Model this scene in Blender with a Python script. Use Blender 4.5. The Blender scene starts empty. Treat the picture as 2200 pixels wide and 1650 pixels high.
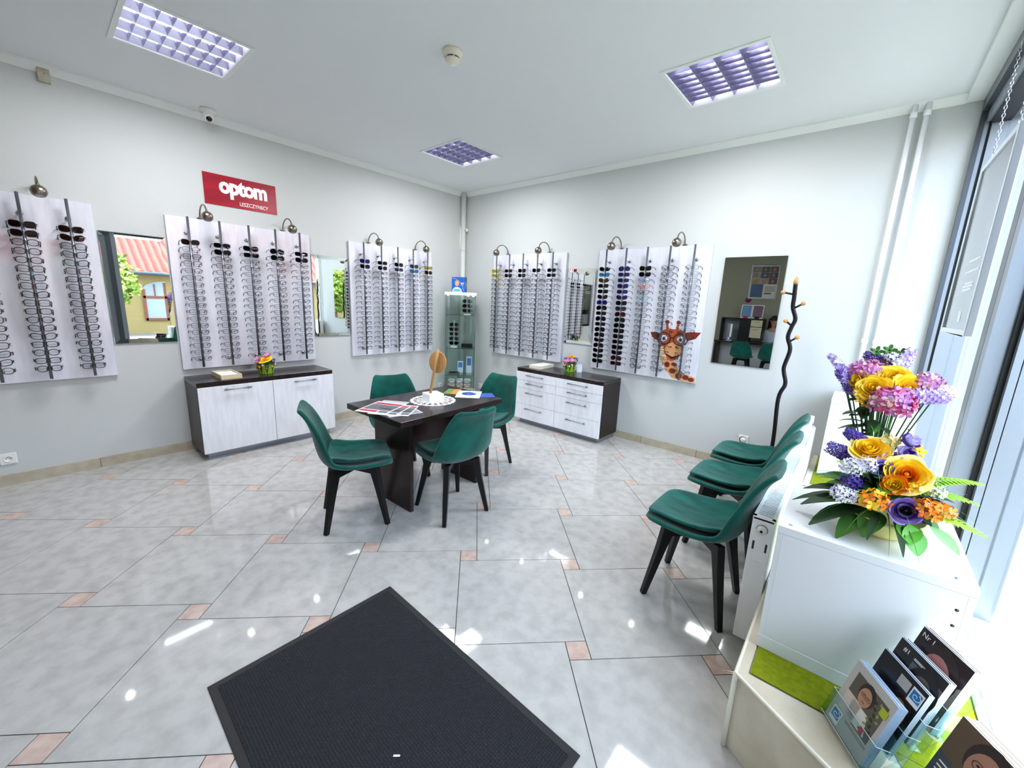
import bpy, bmesh, math, random
from mathutils import Vector, Matrix
random.seed(7)
PI = math.pi
SC = bpy.context.scene
COL = SC.collection

# ------------------------------------------------------------------ camera
cam_d = bpy.data.cameras.new('camera')
cam_d.sensor_fit = 'HORIZONTAL'; cam_d.sensor_width = 36.0
cam_d.lens = 869.011 / 2200 * 36.0
cam_d.clip_start = 0.02; cam_d.clip_end = 200
cam = bpy.data.objects.new('camera', cam_d); COL.objects.link(cam)
RX = Vector((0.757977, 0.650979, 0.041204)); DN = Vector((0.162582, -0.127374, -0.978439)); FW = Vector((-0.631695, 0.748333, -0.202384))
M = Matrix.Identity(4)
for i in range(3):
    M[i][0] = RX[i]; M[i][1] = -DN[i]; M[i][2] = -FW[i]
M[0][3], M[1][3], M[2][3] = 4.684614, -4.301924, 1.522161
cam.matrix_world = M
SC.camera = cam

# ------------------------------------------------------------------ world, sun, exposure
SC.view_settings.view_transform = 'Standard'; SC.view_settings.look = 'None'
SC.view_settings.gamma = 1.0; SC.view_settings.use_curve_mapping = False
SC.view_settings.exposure = 0.85
w = bpy.data.worlds.new('sky'); SC.world = w; w.use_nodes = True
nt = w.node_tree; nt.nodes.clear()
wo = nt.nodes.new('ShaderNodeOutputWorld'); bg = nt.nodes.new('ShaderNodeBackground')
sky = nt.nodes.new('ShaderNodeTexSky'); sky.sky_type = 'HOSEK_WILKIE'; sky.turbidity = 4.0; sky.ground_albedo = 0.3
sky.sun_direction = Vector((0.16, 0.56, 0.81)).normalized()
mixw = nt.nodes.new('ShaderNodeMixRGB'); mixw.inputs[0].default_value = 0.7
mixw.inputs[2].default_value = (0.74, 0.81, 1.0, 1)
nt.links.new(sky.outputs[0], mixw.inputs[1]); nt.links.new(mixw.outputs[0], bg.inputs[0]); nt.links.new(bg.outputs[0], wo.inputs[0])
bg.inputs[1].default_value = 8.4
sd = bpy.data.lights.new('sun', 'SUN'); sd.energy = 17.0; sd.angle = 0.009; sd.color = (1.0, 0.96, 0.88)
sun = bpy.data.objects.new('sun', sd); COL.objects.link(sun)
sun.rotation_euler = Vector((-0.16, -0.56, -0.81)).to_track_quat('-Z', 'Y').to_euler()
LAMP_W = 24.0
try:
    SC.cycles.use_denoising = True
    SC.cycles.max_bounces = 10; SC.cycles.transparent_max_bounces = 24; SC.cycles.diffuse_bounces = 6
    SC.cycles.sample_clamp_indirect = 30.0
    SC.cycles.caustics_reflective = False; SC.cycles.caustics_refractive = False
except Exception:
    pass

# ------------------------------------------------------------------ materials
def lin(h):
    if isinstance(h, (tuple, list)): return (h[0], h[1], h[2], 1)
    h = h.lstrip('#'); v = [int(h[i:i+2], 16) / 255 for i in (0, 2, 4)]
    return tuple([c / 12.92 if c <= 0.04045 else ((c + 0.055) / 1.055) ** 2.4 for c in v]) + (1,)
MATS = {}
def mat(name, color, rough=0.5, metal=0.0, spec=0.5, coat=0.0, sheen=0.0, trans=0.0, emit=0.0, noise=None, bump=None, alpha=1.0):
    """noise=(scale, colour2, contrast lo, hi); bump=(scale, strength)"""
    if name in MATS: return MATS[name]
    m = bpy.data.materials.new(name); m.use_nodes = True
    t = m.node_tree; b = t.nodes['Principled BSDF']
    b.inputs['Base Color'].default_value = lin(color)
    b.inputs['Roughness'].default_value = rough; b.inputs['Metallic'].default_value = metal
    b.inputs['Specular IOR Level'].default_value = spec
    b.inputs['Coat Weight'].default_value = coat; b.inputs['Coat Roughness'].default_value = 0.05
    b.inputs['Sheen Weight'].default_value = sheen
    b.inputs['Transmission Weight'].default_value = trans
    b.inputs['Alpha'].default_value = alpha
    if emit:
        b.inputs['Emission Color'].default_value = lin(color); b.inputs['Emission Strength'].default_value = emit
    tc = None
    if noise or bump:
        tc = t.nodes.new('ShaderNodeTexCoord')
    if noise:
        n = t.nodes.new('ShaderNodeTexNoise'); n.inputs['Scale'].default_value = noise[0]; n.inputs['Detail'].default_value = 6
        if len(noise) > 4:
            mp = t.nodes.new('ShaderNodeMapping'); mp.inputs['Scale'].default_value = noise[4]
            t.links.new(tc.outputs['Object'], mp.inputs[0]); t.links.new(mp.outputs[0], n.inputs['Vector'])
        else:
            t.links.new(tc.outputs['Object'], n.inputs['Vector'])
        r = t.nodes.new('ShaderNodeValToRGB')
        r.color_ramp.elements[0].position = noise[2]; r.color_ramp.elements[0].color = lin(color)
        r.color_ramp.elements[1].position = noise[3]; r.color_ramp.elements[1].color = lin(noise[1])
        t.links.new(n.outputs['Fac'], r.inputs[0]); t.links.new(r.outputs[0], b.inputs['Base Color'])
    if bump:
        n2 = t.nodes.new('ShaderNodeTexNoise'); n2.inputs['Scale'].default_value = bump[0]; n2.inputs['Detail'].default_value = 4
        t.links.new(tc.outputs['Object'], n2.inputs['Vector'])
        bu = t.nodes.new('ShaderNodeBump'); bu.inputs['Strength'].default_value = bump[1]; bu.inputs['Distance'].default_value = 0.01
        t.links.new(n2.outputs['Fac'], bu.inputs['Height']); t.links.new(bu.outputs[0], b.inputs['Normal'])
    MATS[name] = m
    return m
def pane_mat(name, tint, refl=1.0, rough=0.0):
    """thin clear sheet: light passes, reflection by Fresnel"""
    if name in MATS: return MATS[name]
    m = bpy.data.materials.new(name); m.use_nodes = True; t = m.node_tree; t.nodes.clear()
    o = t.nodes.new('ShaderNodeOutputMaterial'); mx = t.nodes.new('ShaderNodeMixShader')
    tr = t.nodes.new('ShaderNodeBsdfTransparent'); tr.inputs[0].default_value = lin(tint)
    gl = t.nodes.new('ShaderNodeBsdfGlossy'); gl.inputs['Roughness'].default_value = rough
    fr = t.nodes.new('ShaderNodeFresnel'); fr.inputs[0].default_value = 1.45
    mu = t.nodes.new('ShaderNodeMath'); mu.operation = 'MULTIPLY'; mu.inputs[1].default_value = refl
    ge = t.nodes.new('ShaderNodeNewGeometry'); fro = t.nodes.new('ShaderNodeMath'); fro.operation = 'SUBTRACT'; fro.inputs[0].default_value = 1.0
    both = t.nodes.new('ShaderNodeMath'); both.operation = 'MULTIPLY'     # a closed sheet reflects on the side where light enters only
    t.links.new(ge.outputs['Backfacing'], fro.inputs[1]); t.links.new(fr.outputs[0], mu.inputs[0])
    t.links.new(mu.outputs[0], both.inputs[0]); t.links.new(fro.outputs[0], both.inputs[1]); t.links.new(both.outputs[0], mx.inputs[0])
    t.links.new(tr.outputs[0], mx.inputs[1]); t.links.new(gl.outputs[0], mx.inputs[2]); t.links.new(mx.outputs[0], o.inputs[0])
    MATS[name] = m
    return m

WALL = mat('wall_paint', '#c4c8c5', 0.75, bump=(220, 0.08))
CEIL = mat('ceiling_paint', '#e8ebec', 0.8)
TRIMW = mat('white_trim', '#eef2ee', 0.55)
TILE = mat('floor_tile', '#b9b7b2', 0.05, spec=0.6, noise=(13.0, '#aaa8a2', 0.40, 0.66))
INSERT = mat('tile_insert', '#cbb5a8', 0.1, spec=0.5, noise=(18, '#b39a8e', 0.35, 0.7))
GROUT = mat('grout', '#2a2826', 0.85)
BASET = mat('baseboard_tile', '#b9b09c', 0.25, noise=(9, '#a2987f', 0.3, 0.8))
STONE = mat('ledge_stone', '#cfc6b2', 0.25, noise=(7, '#b3a78e', 0.3, 0.75))
WENGE = mat('wenge_wood', '#231513', 0.3, spec=0.3, noise=(6, '#170d0c', 0.35, 0.7, (14, 14, 1.2)))
WENGET = mat('wenge_top', '#2a1f1d', 0.2, spec=0.4, noise=(6, '#1e1514', 0.35, 0.7, (12, 1.5, 1)))
WHITEL = mat('white_laminate', '#e9ebee', 0.22, noise=(5, '#dddfe3', 0.35, 0.7, (6, 6, 1)))
BOARDM = mat('board_gloss', '#e3e4ea', 0.06, spec=0.45, noise=(4, '#cfd0da', 0.35, 0.75, (5, 5, 0.8)))
BOARDE = mat('board_edge', '#c9ccd2', 0.3)
SILVER = mat('brushed_silver', '#9aa0aa', 0.35, metal=0.8)
CHROME = mat('chrome', '#b8bcc2', 0.15, metal=1.0)
RODM = mat('rail_grey', '#7d8088', 0.3, metal=0.75)
NICKEL = mat('nickel', '#8d8578', 0.28, metal=1.0)
BLACKM = mat('black_lacquer', '#08080a', 0.4, spec=0.3)
VELVET = mat('green_velvet', '#07594d', 0.85, spec=0.12, sheen=0.2, noise=(9, '#053f36', 0.3, 0.72), bump=(25, 0.2))
VELVETS = mat('green_velvet_seat', '#075f53', 0.82, spec=0.12, sheen=0.2, noise=(7, '#043a33', 0.3, 0.7, (1, 3, 1)), bump=(20, 0.25))
PLASTW = mat('white_plastic', '#e8e8e2', 0.4)
PLASTI = mat('ivory_plastic', '#e6e0cd', 0.45)
BLACKP = mat('black_plastic', '#111113', 0.35)
ENAMEL = mat('white_enamel', '#eff1f2', 0.25)
WOOD = mat('light_wood', '#c99a5d', 0.5, noise=(8, '#b5834a', 0.3, 0.7, (12, 12, 1)))
PINEW = mat('pale_wood', '#e3d6b2', 0.5, noise=(8, '#d4c59c', 0.3, 0.7, (10, 1, 10)))
MIRROR = mat('mirror_silver', '#e6ece9', 0.0, metal=1.0)
PAPER = mat('white_paper', '#f1f1ef', 0.5)
RED = mat('sign_red', '#a80a24', 0.25, noise=(3, '#8a0820', 0.35, 0.65, (1, 1, 7)))
SIGNW = mat('sign_white', '#f3f3f3', 0.4)
LENS = pane_mat('clear_lens', '#eef2f4', 1.3)
GLASSP = pane_mat('case_glass', '#f3f8f6', 1.2)
WINGL = pane_mat('window_glass', '#f3f7f7', 0.8)
ACRYL = pane_mat('acrylic', '#eaf3f4', 1.3)
GREENF = mat('green_felt', '#7e8816', 0.95, spec=0.1, noise=(60, '#6a7410', 0.3, 0.7))
ALU = mat('grey_aluminium', '#8d959c', 0.35, metal=0.35)
ALUD = mat('dark_aluminium', '#4a5056', 0.3, metal=0.4)
GASKET = mat('black_gasket', '#0a0b0c', 0.5)
def col(h, rough=0.55, **k): return mat('colour_' + h.strip('#') + ('_%d' % int(rough * 100)), h, rough, **k)

# ------------------------------------------------------------------ mesh helpers
class MB:
    def __init__(s): s.v = []; s.f = []; s.m = []; s.sm = []
    def add(s, vs, fs, mi=0, smooth=False):
        o = len(s.v); s.v += [tuple(p) for p in vs]
        for f in fs: s.f.append([i + o for i in f]); s.m.append(mi); s.sm.append(smooth)
        return s
    def box(s, x0, y0, z0, x1, y1, z1, mi=0, mx=None):
        vs = [Vector((x, y, z)) for z in (z0, z1) for y in (y0, y1) for x in (x0, x1)]
        if mx is not None: vs = [mx @ v for v in vs]
        return s.add(vs, [(0, 2, 3, 1), (4, 5, 7, 6), (0, 1, 5, 4), (2, 6, 7, 3), (0, 4, 6, 2), (1, 3, 7, 5)], mi)
    def bar(s, a, b, wa, ta, wb=None, tb=None, mi=0, up=(0, 0, 1)):
        """tapered rectangular bar from a to b"""
        a, b = Vector(a), Vector(b); d = (b - a).normalized(); u = Vector(up)
        if abs(d.dot(u)) > 0.99: u = Vector((1, 0, 0))
        x = d.cross(u).normalized(); y = x.cross(d).normalized()
        wb = wa if wb is None else wb; tb = ta if tb is None else tb
        vs = [p + x * (w_ * i / 2) + y * (t_ * j / 2) for p, w_, t_ in ((a, wa, ta), (b, wb, tb)) for i, j in ((-1, -1), (1, -1), (1, 1), (-1, 1))]
        return s.add(vs, [(3, 2, 1, 0), (4, 5, 6, 7), (0, 1, 5, 4), (1, 2, 6, 5), (2, 3, 7, 6), (3, 0, 4, 7)], mi)
    def tube(s, pts, r, seg=8, closed=False, mi=0, smooth=True, cap=True):
        pts = [Vector(p) for p in pts]; n = len(pts); rs = r if isinstance(r, (list, tuple)) else [r] * n
        vs = []; ref = None
        for i, p in enumerate(pts):
            if closed: d = pts[(i + 1) % n] - pts[i - 1]
            else: d = pts[min(i + 1, n - 1)] - pts[max(i - 1, 0)]
            if d.length < 1e-9: d = Vector((0, 0, 1))
            d.normalize()
            if ref is None: ref = Vector((0, 0, 1)) if abs(d.z) < 0.9 else Vector((1, 0, 0))
            x = d.cross(ref)
            if x.length < 1e-4: x = d.orthogonal()
            x.normalize(); y = x.cross(d).normalized(); ref = y
            vs += [p + (x * math.cos(2 * PI * k / seg) + y * math.sin(2 * PI * k / seg)) * rs[i] for k in range(seg)]
        fs = []
        for i in range(n if closed else n - 1):
            a, b = i * seg, ((i + 1) % n) * seg
            fs += [(a + k, a + (k + 1) % seg, b + (k + 1) % seg, b + k) for k in range(seg)]
        s.add(vs, fs, mi, smooth)
        if cap and not closed:
            o = len(s.v) - len(vs)
            s.f.append([o + k for k in range(seg)][::-1]); s.m.append(mi); s.sm.append(False)
            s.f.append([o + (n - 1) * seg + k for k in range(seg)]); s.m.append(mi); s.sm.append(False)
        return s
    def lathe(s, prof, c=(0, 0, 0), seg=20, mi=0, smooth=True, mx=None):
        c = Vector(c); vs = []; n = len(prof)
        for r, z in prof: vs += [Vector((r * math.cos(2 * PI * k / seg), r * math.sin(2 * PI * k / seg), z)) for k in range(seg)]
        if mx is not None: vs = [mx @ v for v in vs]
        vs = [v + c for v in vs]
        fs = [(i * seg + k, i * seg + (k + 1) % seg, (i + 1) * seg + (k + 1) % seg, (i + 1) * seg + k) for i in range(n - 1) for k in range(seg)]
        s.add(vs, fs, mi, smooth); o = len(s.v) - len(vs)
        if prof[0][0] > 1e-6: s.f.append([o + k for k in range(seg)][::-1]); s.m.append(mi); s.sm.append(False)
        if prof[-1][0] > 1e-6: s.f.append([o + (n - 1) * seg + k for k in range(seg)]); s.m.append(mi); s.sm.append(False)
        return s
    def ball(s, c, r, seg=12, rings=8, mi=0, sc=(1, 1, 1)):
        c = Vector(c); vs = []; fs = []
        for i in range(rings + 1):
            th = PI * i / rings
            for k in range(seg):
                ph = 2 * PI * k / seg
                vs.append(c + Vector((r * sc[0] * math.sin(th) * math.cos(ph), r * sc[1] * math.sin(th) * math.sin(ph), r * sc[2] * math.cos(th))))
        for i in range(rings):
            for k in range(seg): fs.append((i * seg + k, (i + 1) * seg + k, (i + 1) * seg + (k + 1) % seg, i * seg + (k + 1) % seg))
        return s.add(vs, fs, mi, True)
    def prism(s, poly, z0, z1, mi=0, mx=None, smooth=False):
        n = len(poly); vs = [Vector((p[0], p[1], z)) for z in (z0, z1) for p in poly]
        if mx is not None: vs = [mx @ v for v in vs]
        fs = [list(range(n))[::-1], list(range(n, 2 * n))] + [(i, (i + 1) % n, n + (i + 1) % n, n + i) for i in range(n)]
        return s.add(vs, fs, mi, smooth)
    def grid(s, pts, mi=0, smooth=True):
        nu, nv = len(pts), len(pts[0]); vs = [p for row in pts for p in row]
        return s.add(vs, [(i * nv + j, i * nv + j + 1, (i + 1) * nv + j + 1, (i + 1) * nv + j) for i in range(nu - 1) for j in range(nv - 1)], mi, smooth)
    def mesh(s, name, mats, recalc=True):
        me = bpy.data.meshes.new(name); me.from_pydata(s.v, [], s.f)
        for m_ in (mats if isinstance(mats, (list, tuple)) else [mats]): me.materials.append(m_)
        me.polygons.foreach_set('material_index', s.m); me.polygons.foreach_set('use_smooth', s.sm)
        if recalc:
            b = bmesh.new(); b.from_mesh(me); bmesh.ops.remove_doubles(b, verts=b.verts, dist=1e-6)
            bmesh.ops.recalc_face_normals(b, faces=b.faces); b.to_mesh(me); b.free()
        me.update(); return me
    def obj(s, name, mats, parent=None, loc=(0, 0, 0), rot=(0, 0, 0), bevel=0, recalc=True, seg=2):
        o = bpy.data.objects.new(name, s.mesh(name, mats, recalc)); COL.objects.link(o)
        o.parent = parent; o.location = loc; o.rotation_euler = rot
        if bevel:
            bv = o.modifiers.new('bevel', 'BEVEL'); bv.width = bevel; bv.segments = seg; bv.limit_method = 'ANGLE'; bv.angle_limit = math.radians(40)
        return o
def thing(name, label, cat, loc=(0, 0, 0), rz=0.0, group=None, rot=None):
    o = bpy.data.objects.new(name, None); COL.objects.link(o); o.empty_display_size = 0.05
    o.location = loc; o.rotation_euler = rot if rot else (0, 0, rz); o['label'] = label; o['category'] = cat
    if group: o['group'] = group
    return o
def tag(o, label, cat, group=None):
    o['label'] = label; o['category'] = cat
    if group: o['group'] = group
    return o
def struct(o): o['kind'] = 'structure'; return o
def put(name, me, parent, loc=(0, 0, 0), rot=(0, 0, 0)):
    o = bpy.data.objects.new(name, me); COL.objects.link(o); o.parent = parent; o.location = loc; o.rotation_euler = rot; return o
def subsurf(o, n=1):
    s_ = o.modifiers.new('subdivision', 'SUBSURF'); s_.levels = n; s_.render_levels = n
def solid(o, t, off=-1):
    s_ = o.modifiers.new('solidify', 'SOLIDIFY'); s_.thickness = t; s_.offset = off
def text(name, string, height, material, parent, loc, rot=(PI / 2, 0, 0), depth=0.001, width=None, bold=0.0, spacing=1.0):
    """lettering mesh centred on loc; X right, up along local Y before rot"""
    c = bpy.data.curves.new(name, 'FONT'); c.body = string; c.size = 1.0; c.align_x = 'CENTER'; c.align_y = 'CENTER'
    c.extrude = 0.5; c.offset = bold; c.space_character = spacing; c.resolution_u = 3
    t = bpy.data.objects.new(name, c); COL.objects.link(t)
    bpy.context.view_layer.update()
    me = bpy.data.meshes.new_from_object(t.evaluated_get(bpy.context.evaluated_depsgraph_get()))
    bpy.data.objects.remove(t); bpy.data.curves.remove(c)
    xs = [v.co.x for v in me.vertices]; ys = [v.co.y for v in me.vertices]
    cx, cy = (max(xs) + min(xs)) / 2, (max(ys) + min(ys)) / 2
    ky = height / max(1e-6, max(ys) - min(ys)); kx = width / max(1e-6, max(xs) - min(xs)) if width else ky
    for v in me.vertices: v.co = ((v.co.x - cx) * kx, (v.co.y - cy) * ky, v.co.z * depth)
    me.materials.clear(); me.materials.append(material); me.name = name
    return put(name, me, parent, loc, rot)
ORD = ['first', 'second', 'third', 'fourth', 'fifth', 'sixth', 'seventh', 'eighth', 'ninth', 'tenth', 'eleventh', 'twelfth', 'thirteenth', 'fourteenth', 'fifteenth', 'sixteenth', 'seventeenth', 'eighteenth', 'nineteenth', 'twentieth']

# ================================================================== THE SETTING
CZ = 3.005
LZ0 = 0.309
XW = 5.19            # plane of the window glass
# floor: pinwheel of large tiles and small inserts
TA, TB, TH = 0.6, 0.09754, 0.79138
te = (math.cos(TH), math.sin(TH)); tg = (math.sin(TH), -math.cos(TH)); t0 = (0.22558, -4.07297)
def clip(poly, x0, x1, y0, y1):
    for ax, lim, sg in ((0, x0, 1), (0, x1, -1), (1, y0, 1), (1, y1, -1)):
        out = []
        for i, p in enumerate(poly):
            q = poly[(i + 1) % len(poly)]
            dp, dq = sg * (p[ax] - lim), sg * (q[ax] - lim)
            if dp >= 0: out.append(p)
            if (dp >= 0) != (dq >= 0):
                t = dp / (dp - dq); out.append((p[0] + (q[0] - p[0]) * t, p[1] + (q[1] - p[1]) * t))
        poly = out
        if len(poly) < 3: return None
    return poly
fb = MB(); fb.box(0, -8.3, -0.12, 5.05, 0, -0.0025, 2)
G = 0.0019
for i in range(-22, 24):
    for j in range(-22, 24):
        a0, b0 = i * TA - j * TB, i * TB + j * TA
        for mi, (ea, eb, ga, gb) in ((1, (0, TB, 0, TB)), (0, (TB, TA + TB, TB - TA, TB))):
            ps = []
            for e_, g_ in ((ea + G, ga + G), (eb - G, ga + G), (eb - G, gb - G), (ea + G, gb - G)):
                e2, g2 = a0 + e_, b0 + g_
                ps.append((t0[0] + te[0] * e2 + tg[0] * g2, t0[1] + te[1] * e2 + tg[1] * g2))
            ps = clip(ps, 0.001, 5.049, -8.299, -0.001)
            if ps: fb.prism(ps, -0.0025, 0.0, mi)
struct(fb.obj('floor', [TILE, INSERT, GROUT]))
b = MB()
xs = [-0.15, 0.905, 1.495, 3.437, 4.037, 5.4]; ys = [-8.45, -3.78, -3.19, -1.45, -0.86, 0.15]
for i in range(5):
    for j in range(5):
        if (i, j) in ((1, 1), (1, 3), (3, 3)): continue
        b.box(xs[i], ys[j], CZ, xs[i + 1], ys[j + 1], CZ + 0.16)
struct(b.obj('ceiling', CEIL))
struct(MB().box(-0.15, -8.45, -0.12, 0, 0.15, CZ).obj('wall_left', WALL))
struct(MB().box(0, 0, -0.12, 5.4, 0.15, CZ).obj('wall_right', WALL))
struct(MB().box(0, -8.45, -0.12, 5.4, -8.3, CZ).obj('wall_rear', mat('wall_paint_shaded', '#a9a58e', 0.75)))  # same wall paint, its weaker light put into a darker olive colour
b = MB(); b.box(5.05, -8.3, -0.12, 5.3, -5.08, CZ); b.box(5.05, -5.08, 2.3, 5.3, -3.80, CZ)
struct(b.obj('wall_front', WALL))
struct(MB().box(5.05, -3.80, -0.12, 5.3, -3.31, 2.9).box(5.195, -3.31, -0.12, 5.3, -0.001, LZ0).obj('trim_1', ALUD))
def cornice(name, a, bb, axis):
    prof = [(0, 2.955), (0.004, 2.955), (0.012, 2.962), (0.052, 2.995), (0.06, 2.997), (0.06, CZ), (0, CZ)]
    m = MB(); n = len(prof); vs = []
    for t in (a, bb):
        for d, z in prof: vs.append((d, t, z) if axis == 0 else (t, -d, z))
    m.add(vs, [list(range(n)), list(range(n, 2 * n))[::-1]] + [(i, (i + 1) % n, n + (i + 1) % n, n + i) for i in range(n)])
    return struct(m.obj(name, TRIMW))
cornice('trim_2', -8.3, -0.001, 0); cornice('trim_3', 0.06, 4.974, 1)
struct(MB().box(4.974, -3.80, 2.957, 5.4, -0.0005, CZ - 0.001).obj('trim_4', TRIMW))      # lowered strip over the shop window
def baseboard(name, segs, axis):
    m = MB()
    for a, c in segs:
        t = a
        while t < c - 0.01:
            e = min(t + 0.598, c)
            if axis == 0: m.box(0, t + 0.001, 0, 0.012, e - 0.001, 0.082)
            else: m.box(t + 0.001, -0.012, 0, e - 0.001, 0, 0.082)
            t += 0.6
    return struct(m.obj(name, BASET))
baseboard('baseboard_left', [(-8.29, -0.013)], 0); baseboard('baseboard_right', [(0.0, 4.54)], 1)

# window ledge: stone-tiled plinth with a bevelled corner towards the entrance
LZ = 0.31
ledge = [(4.56, -0.005), (4.56, -2.89), (5.19, -3.25), (5.19, -0.005)]
b = MB(); b.prism(ledge, 0.0, LZ - 0.004, 0)
b.prism([(4.55, -0.005), (4.55, -2.895), (4.585, -2.875), (4.585, -0.005)], LZ - 0.008, LZ, 0)
b.prism([(4.55, -2.895), (5.19, -3.262), (5.19, -2.87), (4.585, -2.87)], LZ - 0.008, LZ, 0)
struct(b.obj('trim_5', STONE, bevel=0.003))
b = MB()
b.tube([(4.552, -0.01, LZ - 0.006), (4.552, -2.893, LZ - 0.006), (5.185, -3.258, LZ - 0.006)], 0.0075, 10)
b.tube([(4.552, -2.893, LZ - 0.006), (4.552, -2.893, 0.002)], 0.0085, 10)
struct(b.obj('trim_6', mat('cream_edge_trim', '#ded9c6', 0.4)))

# shop window
WB, WT, WY0, WY1 = LZ, 2.957, -3.309, -0.002
win = thing('window_1', 'tall grey aluminium shop window over the ledge', 'window'); win['kind'] = 'structure'
b = MB()   # outer frame: jamb at the wall, head, bottom rail
b.box(5.06, -0.05, WB, 5.085, WY1, WT, 1); b.box(5.085, -0.045, WB, 5.105, WY1, WT, 0); b.box(5.105, -0.04, WB, 5.118, WY1, WT, 2)
b.box(5.118, -0.06, WB, 5.25, WY1, WT, 0)
b.box(5.06, WY0, 2.87, 5.09, -0.06, WT, 1); b.box(5.09, WY0, 2.80, 5.25, -0.06, WT, 0); b.box(5.11, WY0, 2.785, 5.2, -0.06, 2.80, 2)
b.box(5.085, WY0, WB, 5.25, WY0 + 0.06, WT, 0)
b.obj('window_frame', [ALU, ALUD, GASKET], win)
b = MB(); b.box(5.172, WY0 + .06, WB, 5.26, -0.06, WB + 0.07); b.box(5.155, WY0 + .06, WB, 5.172, -0.06, WB + 0.03)
b.obj('bottom_rail', ENAMEL, win, bevel=0.004)
b = MB()
b.box(5.05, -1.945, WB, 5.085, -1.865, 2.8, 1); b.box(5.05, -2.015, WB, 5.10, -1.95, 2.8, 0); b.box(5.10, -2.03, WB, 5.115, -1.87, 2.8, 2)
b.box(5.115, -2.06, WB, 5.135, -1.86, 2.8, 0); b.box(5.14, -2.05, WB, 5.25, -1.88, 2.8, 0)
b.obj('mullion', [ALU, ALUD, GASKET], win)
MB().box(XW, -1.88, WB + 0.07, XW + 0.008, -0.06, 2.8).obj('pane', WINGL, win)
MB().box(XW, WY0 + 0.06, WB + 0.07, XW + 0.008, -2.05, 2.8).obj('pane', WINGL, win)
dr = thing('door_1', 'glazed entrance door beside the shop window', 'door', (5.12, -4.43, 0)); dr['kind'] = 'structure'
b = MB()
for y0, y1, z0, z1 in ((-0.65, -0.57, 0, 2.3), (0.55, 0.63, 0, 2.3), (-0.57, 0.55, 2.2, 2.3), (-0.57, 0.55, 0, 0.12)): b.box(0, y0, z0, 0.07, y1, z1)
b.obj('door_frame', ALU, dr); MB().box(0.03, -0.57, 0.12, 0.038, 0.55, 2.2).obj('pane', WINGL, dr)
MB().tube([(-0.03, -0.5, 0.9), (-0.03, -0.5, 1.25)], 0.012).obj('door_handle', SILVER, dr)

# pipes on the walls
t = thing('heating_pipe', 'thick pale grey pipe running down the room corner', 'pipe', (0.052, -0.06, 0))
MB().tube([(0, 0, 0.0), (0, 0, CZ - 0.001)], 0.036, 16).obj('pipe', mat('pipe_paint', '#d3d8d4', 0.5), t)
b = MB()
for z in (2.215, 0.9): b.lathe([(0.0365, z - 0.012), (0.039, z - 0.01), (0.039, z + 0.01), (0.0365, z + 0.012)], seg=16)
b.obj('joint_ring', mat('pipe_paint', '#d3d8d4'), t)
MB().tube([(0.03, 0, 2.49), (0.066, 0, 2.49), (0.066, 0, 2.49), (0.078, 0, 2.49)], [0.011, 0.011, 0.02, 0.02], 12).obj('bleed_valve', PLASTW, t)
for x, nm in ((4.722, 'left'), (4.792, 'right')):
    t = thing('heating_pipe', '%s of the two thin white pipes beside the shop window' % nm, 'pipe', (x, -0.042, 0), group='thin heating pipes')
    MB().tube([(0, 0, 0.55), (0, 0, CZ - 0.001)], 0.0165, 12).obj('pipe', ENAMEL, t)
    b = MB()
    for z in (2.93, 1.32): b.lathe([(0.017, z - 0.02), (0.0205, z - 0.018), (0.0205, z + 0.018), (0.017, z + 0.02)], seg=12)
    b.obj('collar', ENAMEL, t)

# ------------------------------------------------------------------ outside
PAVE = mat('granite_paving', '#84837f', 0.85, noise=(60, '#5c5b58', 0.35, 0.65))
b = MB(); b.box(5.3, -40, -0.4, 45, 45, -0.12)
struct(b.obj('outdoor_ground', PAVE))
def cobbles(nm, x0, x1, label):
    m = MB(); rnd = random.Random(5)
    m.box(x0, -4, -0.125, x1, 14, -0.117, 1)
    nx = int((x1 - x0) / 0.11)
    for i in range(nx):
        for j in range(int(18 / 0.11)):
            x = x0 + 0.055 + i * 0.11 + rnd.uniform(-.008, .008); y = -4 + 0.055 + j * 0.11 + (0.055 if i % 2 else 0)
            a = rnd.uniform(.038, .047); c = rnd.uniform(.038, .047)
            m.box(x - a, y - c, -0.118, x + a, y + c, -0.108 + rnd.uniform(-.002, .002), 0)
    o = m.obj('cobblestone_strip', [mat('cobble', '#8d8c88', 0.8), mat('cobble_joint', '#33312e', 0.9)], recalc=False); tag(o, label, 'paving'); o['kind'] = 'stuff'
cobbles('a', 6.2, 7.6, 'grey cobblestone strip in the pavement outside the shop window')
# house across the street (seen in the wall mirrors)
CREAM = mat('cream_render', '#8a7748', 0.85); ROOF = mat('clay_tiles', '#8c2c1e', 0.8, noise=(6, '#6e2017', 0.35, 0.7))
ORANGE = mat('brown_window_wood', '#6e3416', 0.6)
hs = thing('house', 'cream house with red tiled roof across the street, reflected in the mirror', 'house', (14, 0, -0.12))
MB().box(0, -9, 0, 5, 9, 2.15).obj('house_wall', CREAM, hs)
pts = []
for j in range(0, 721):
    y = -9.3 + j * 18.6 / 720; k = 0.05 * abs(math.sin(y * PI / 0.21))
    row = []
    for i in range(9):
        u = i / 8; row.append((-0.45 + 3.4 * u, y, 2.05 + 2.3 * u + k + (0.05 if i % 2 else 0)))
    pts.append(row)
MB().grid(pts).obj('house_roof', ROOF, hs, recalc=False)
b = MB(); b.tube([(-0.5, -9.3, 2.02), (-0.5, 9.3, 2.02)], 0.06, 8); b.obj('gutter', ALUD, hs)
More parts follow.
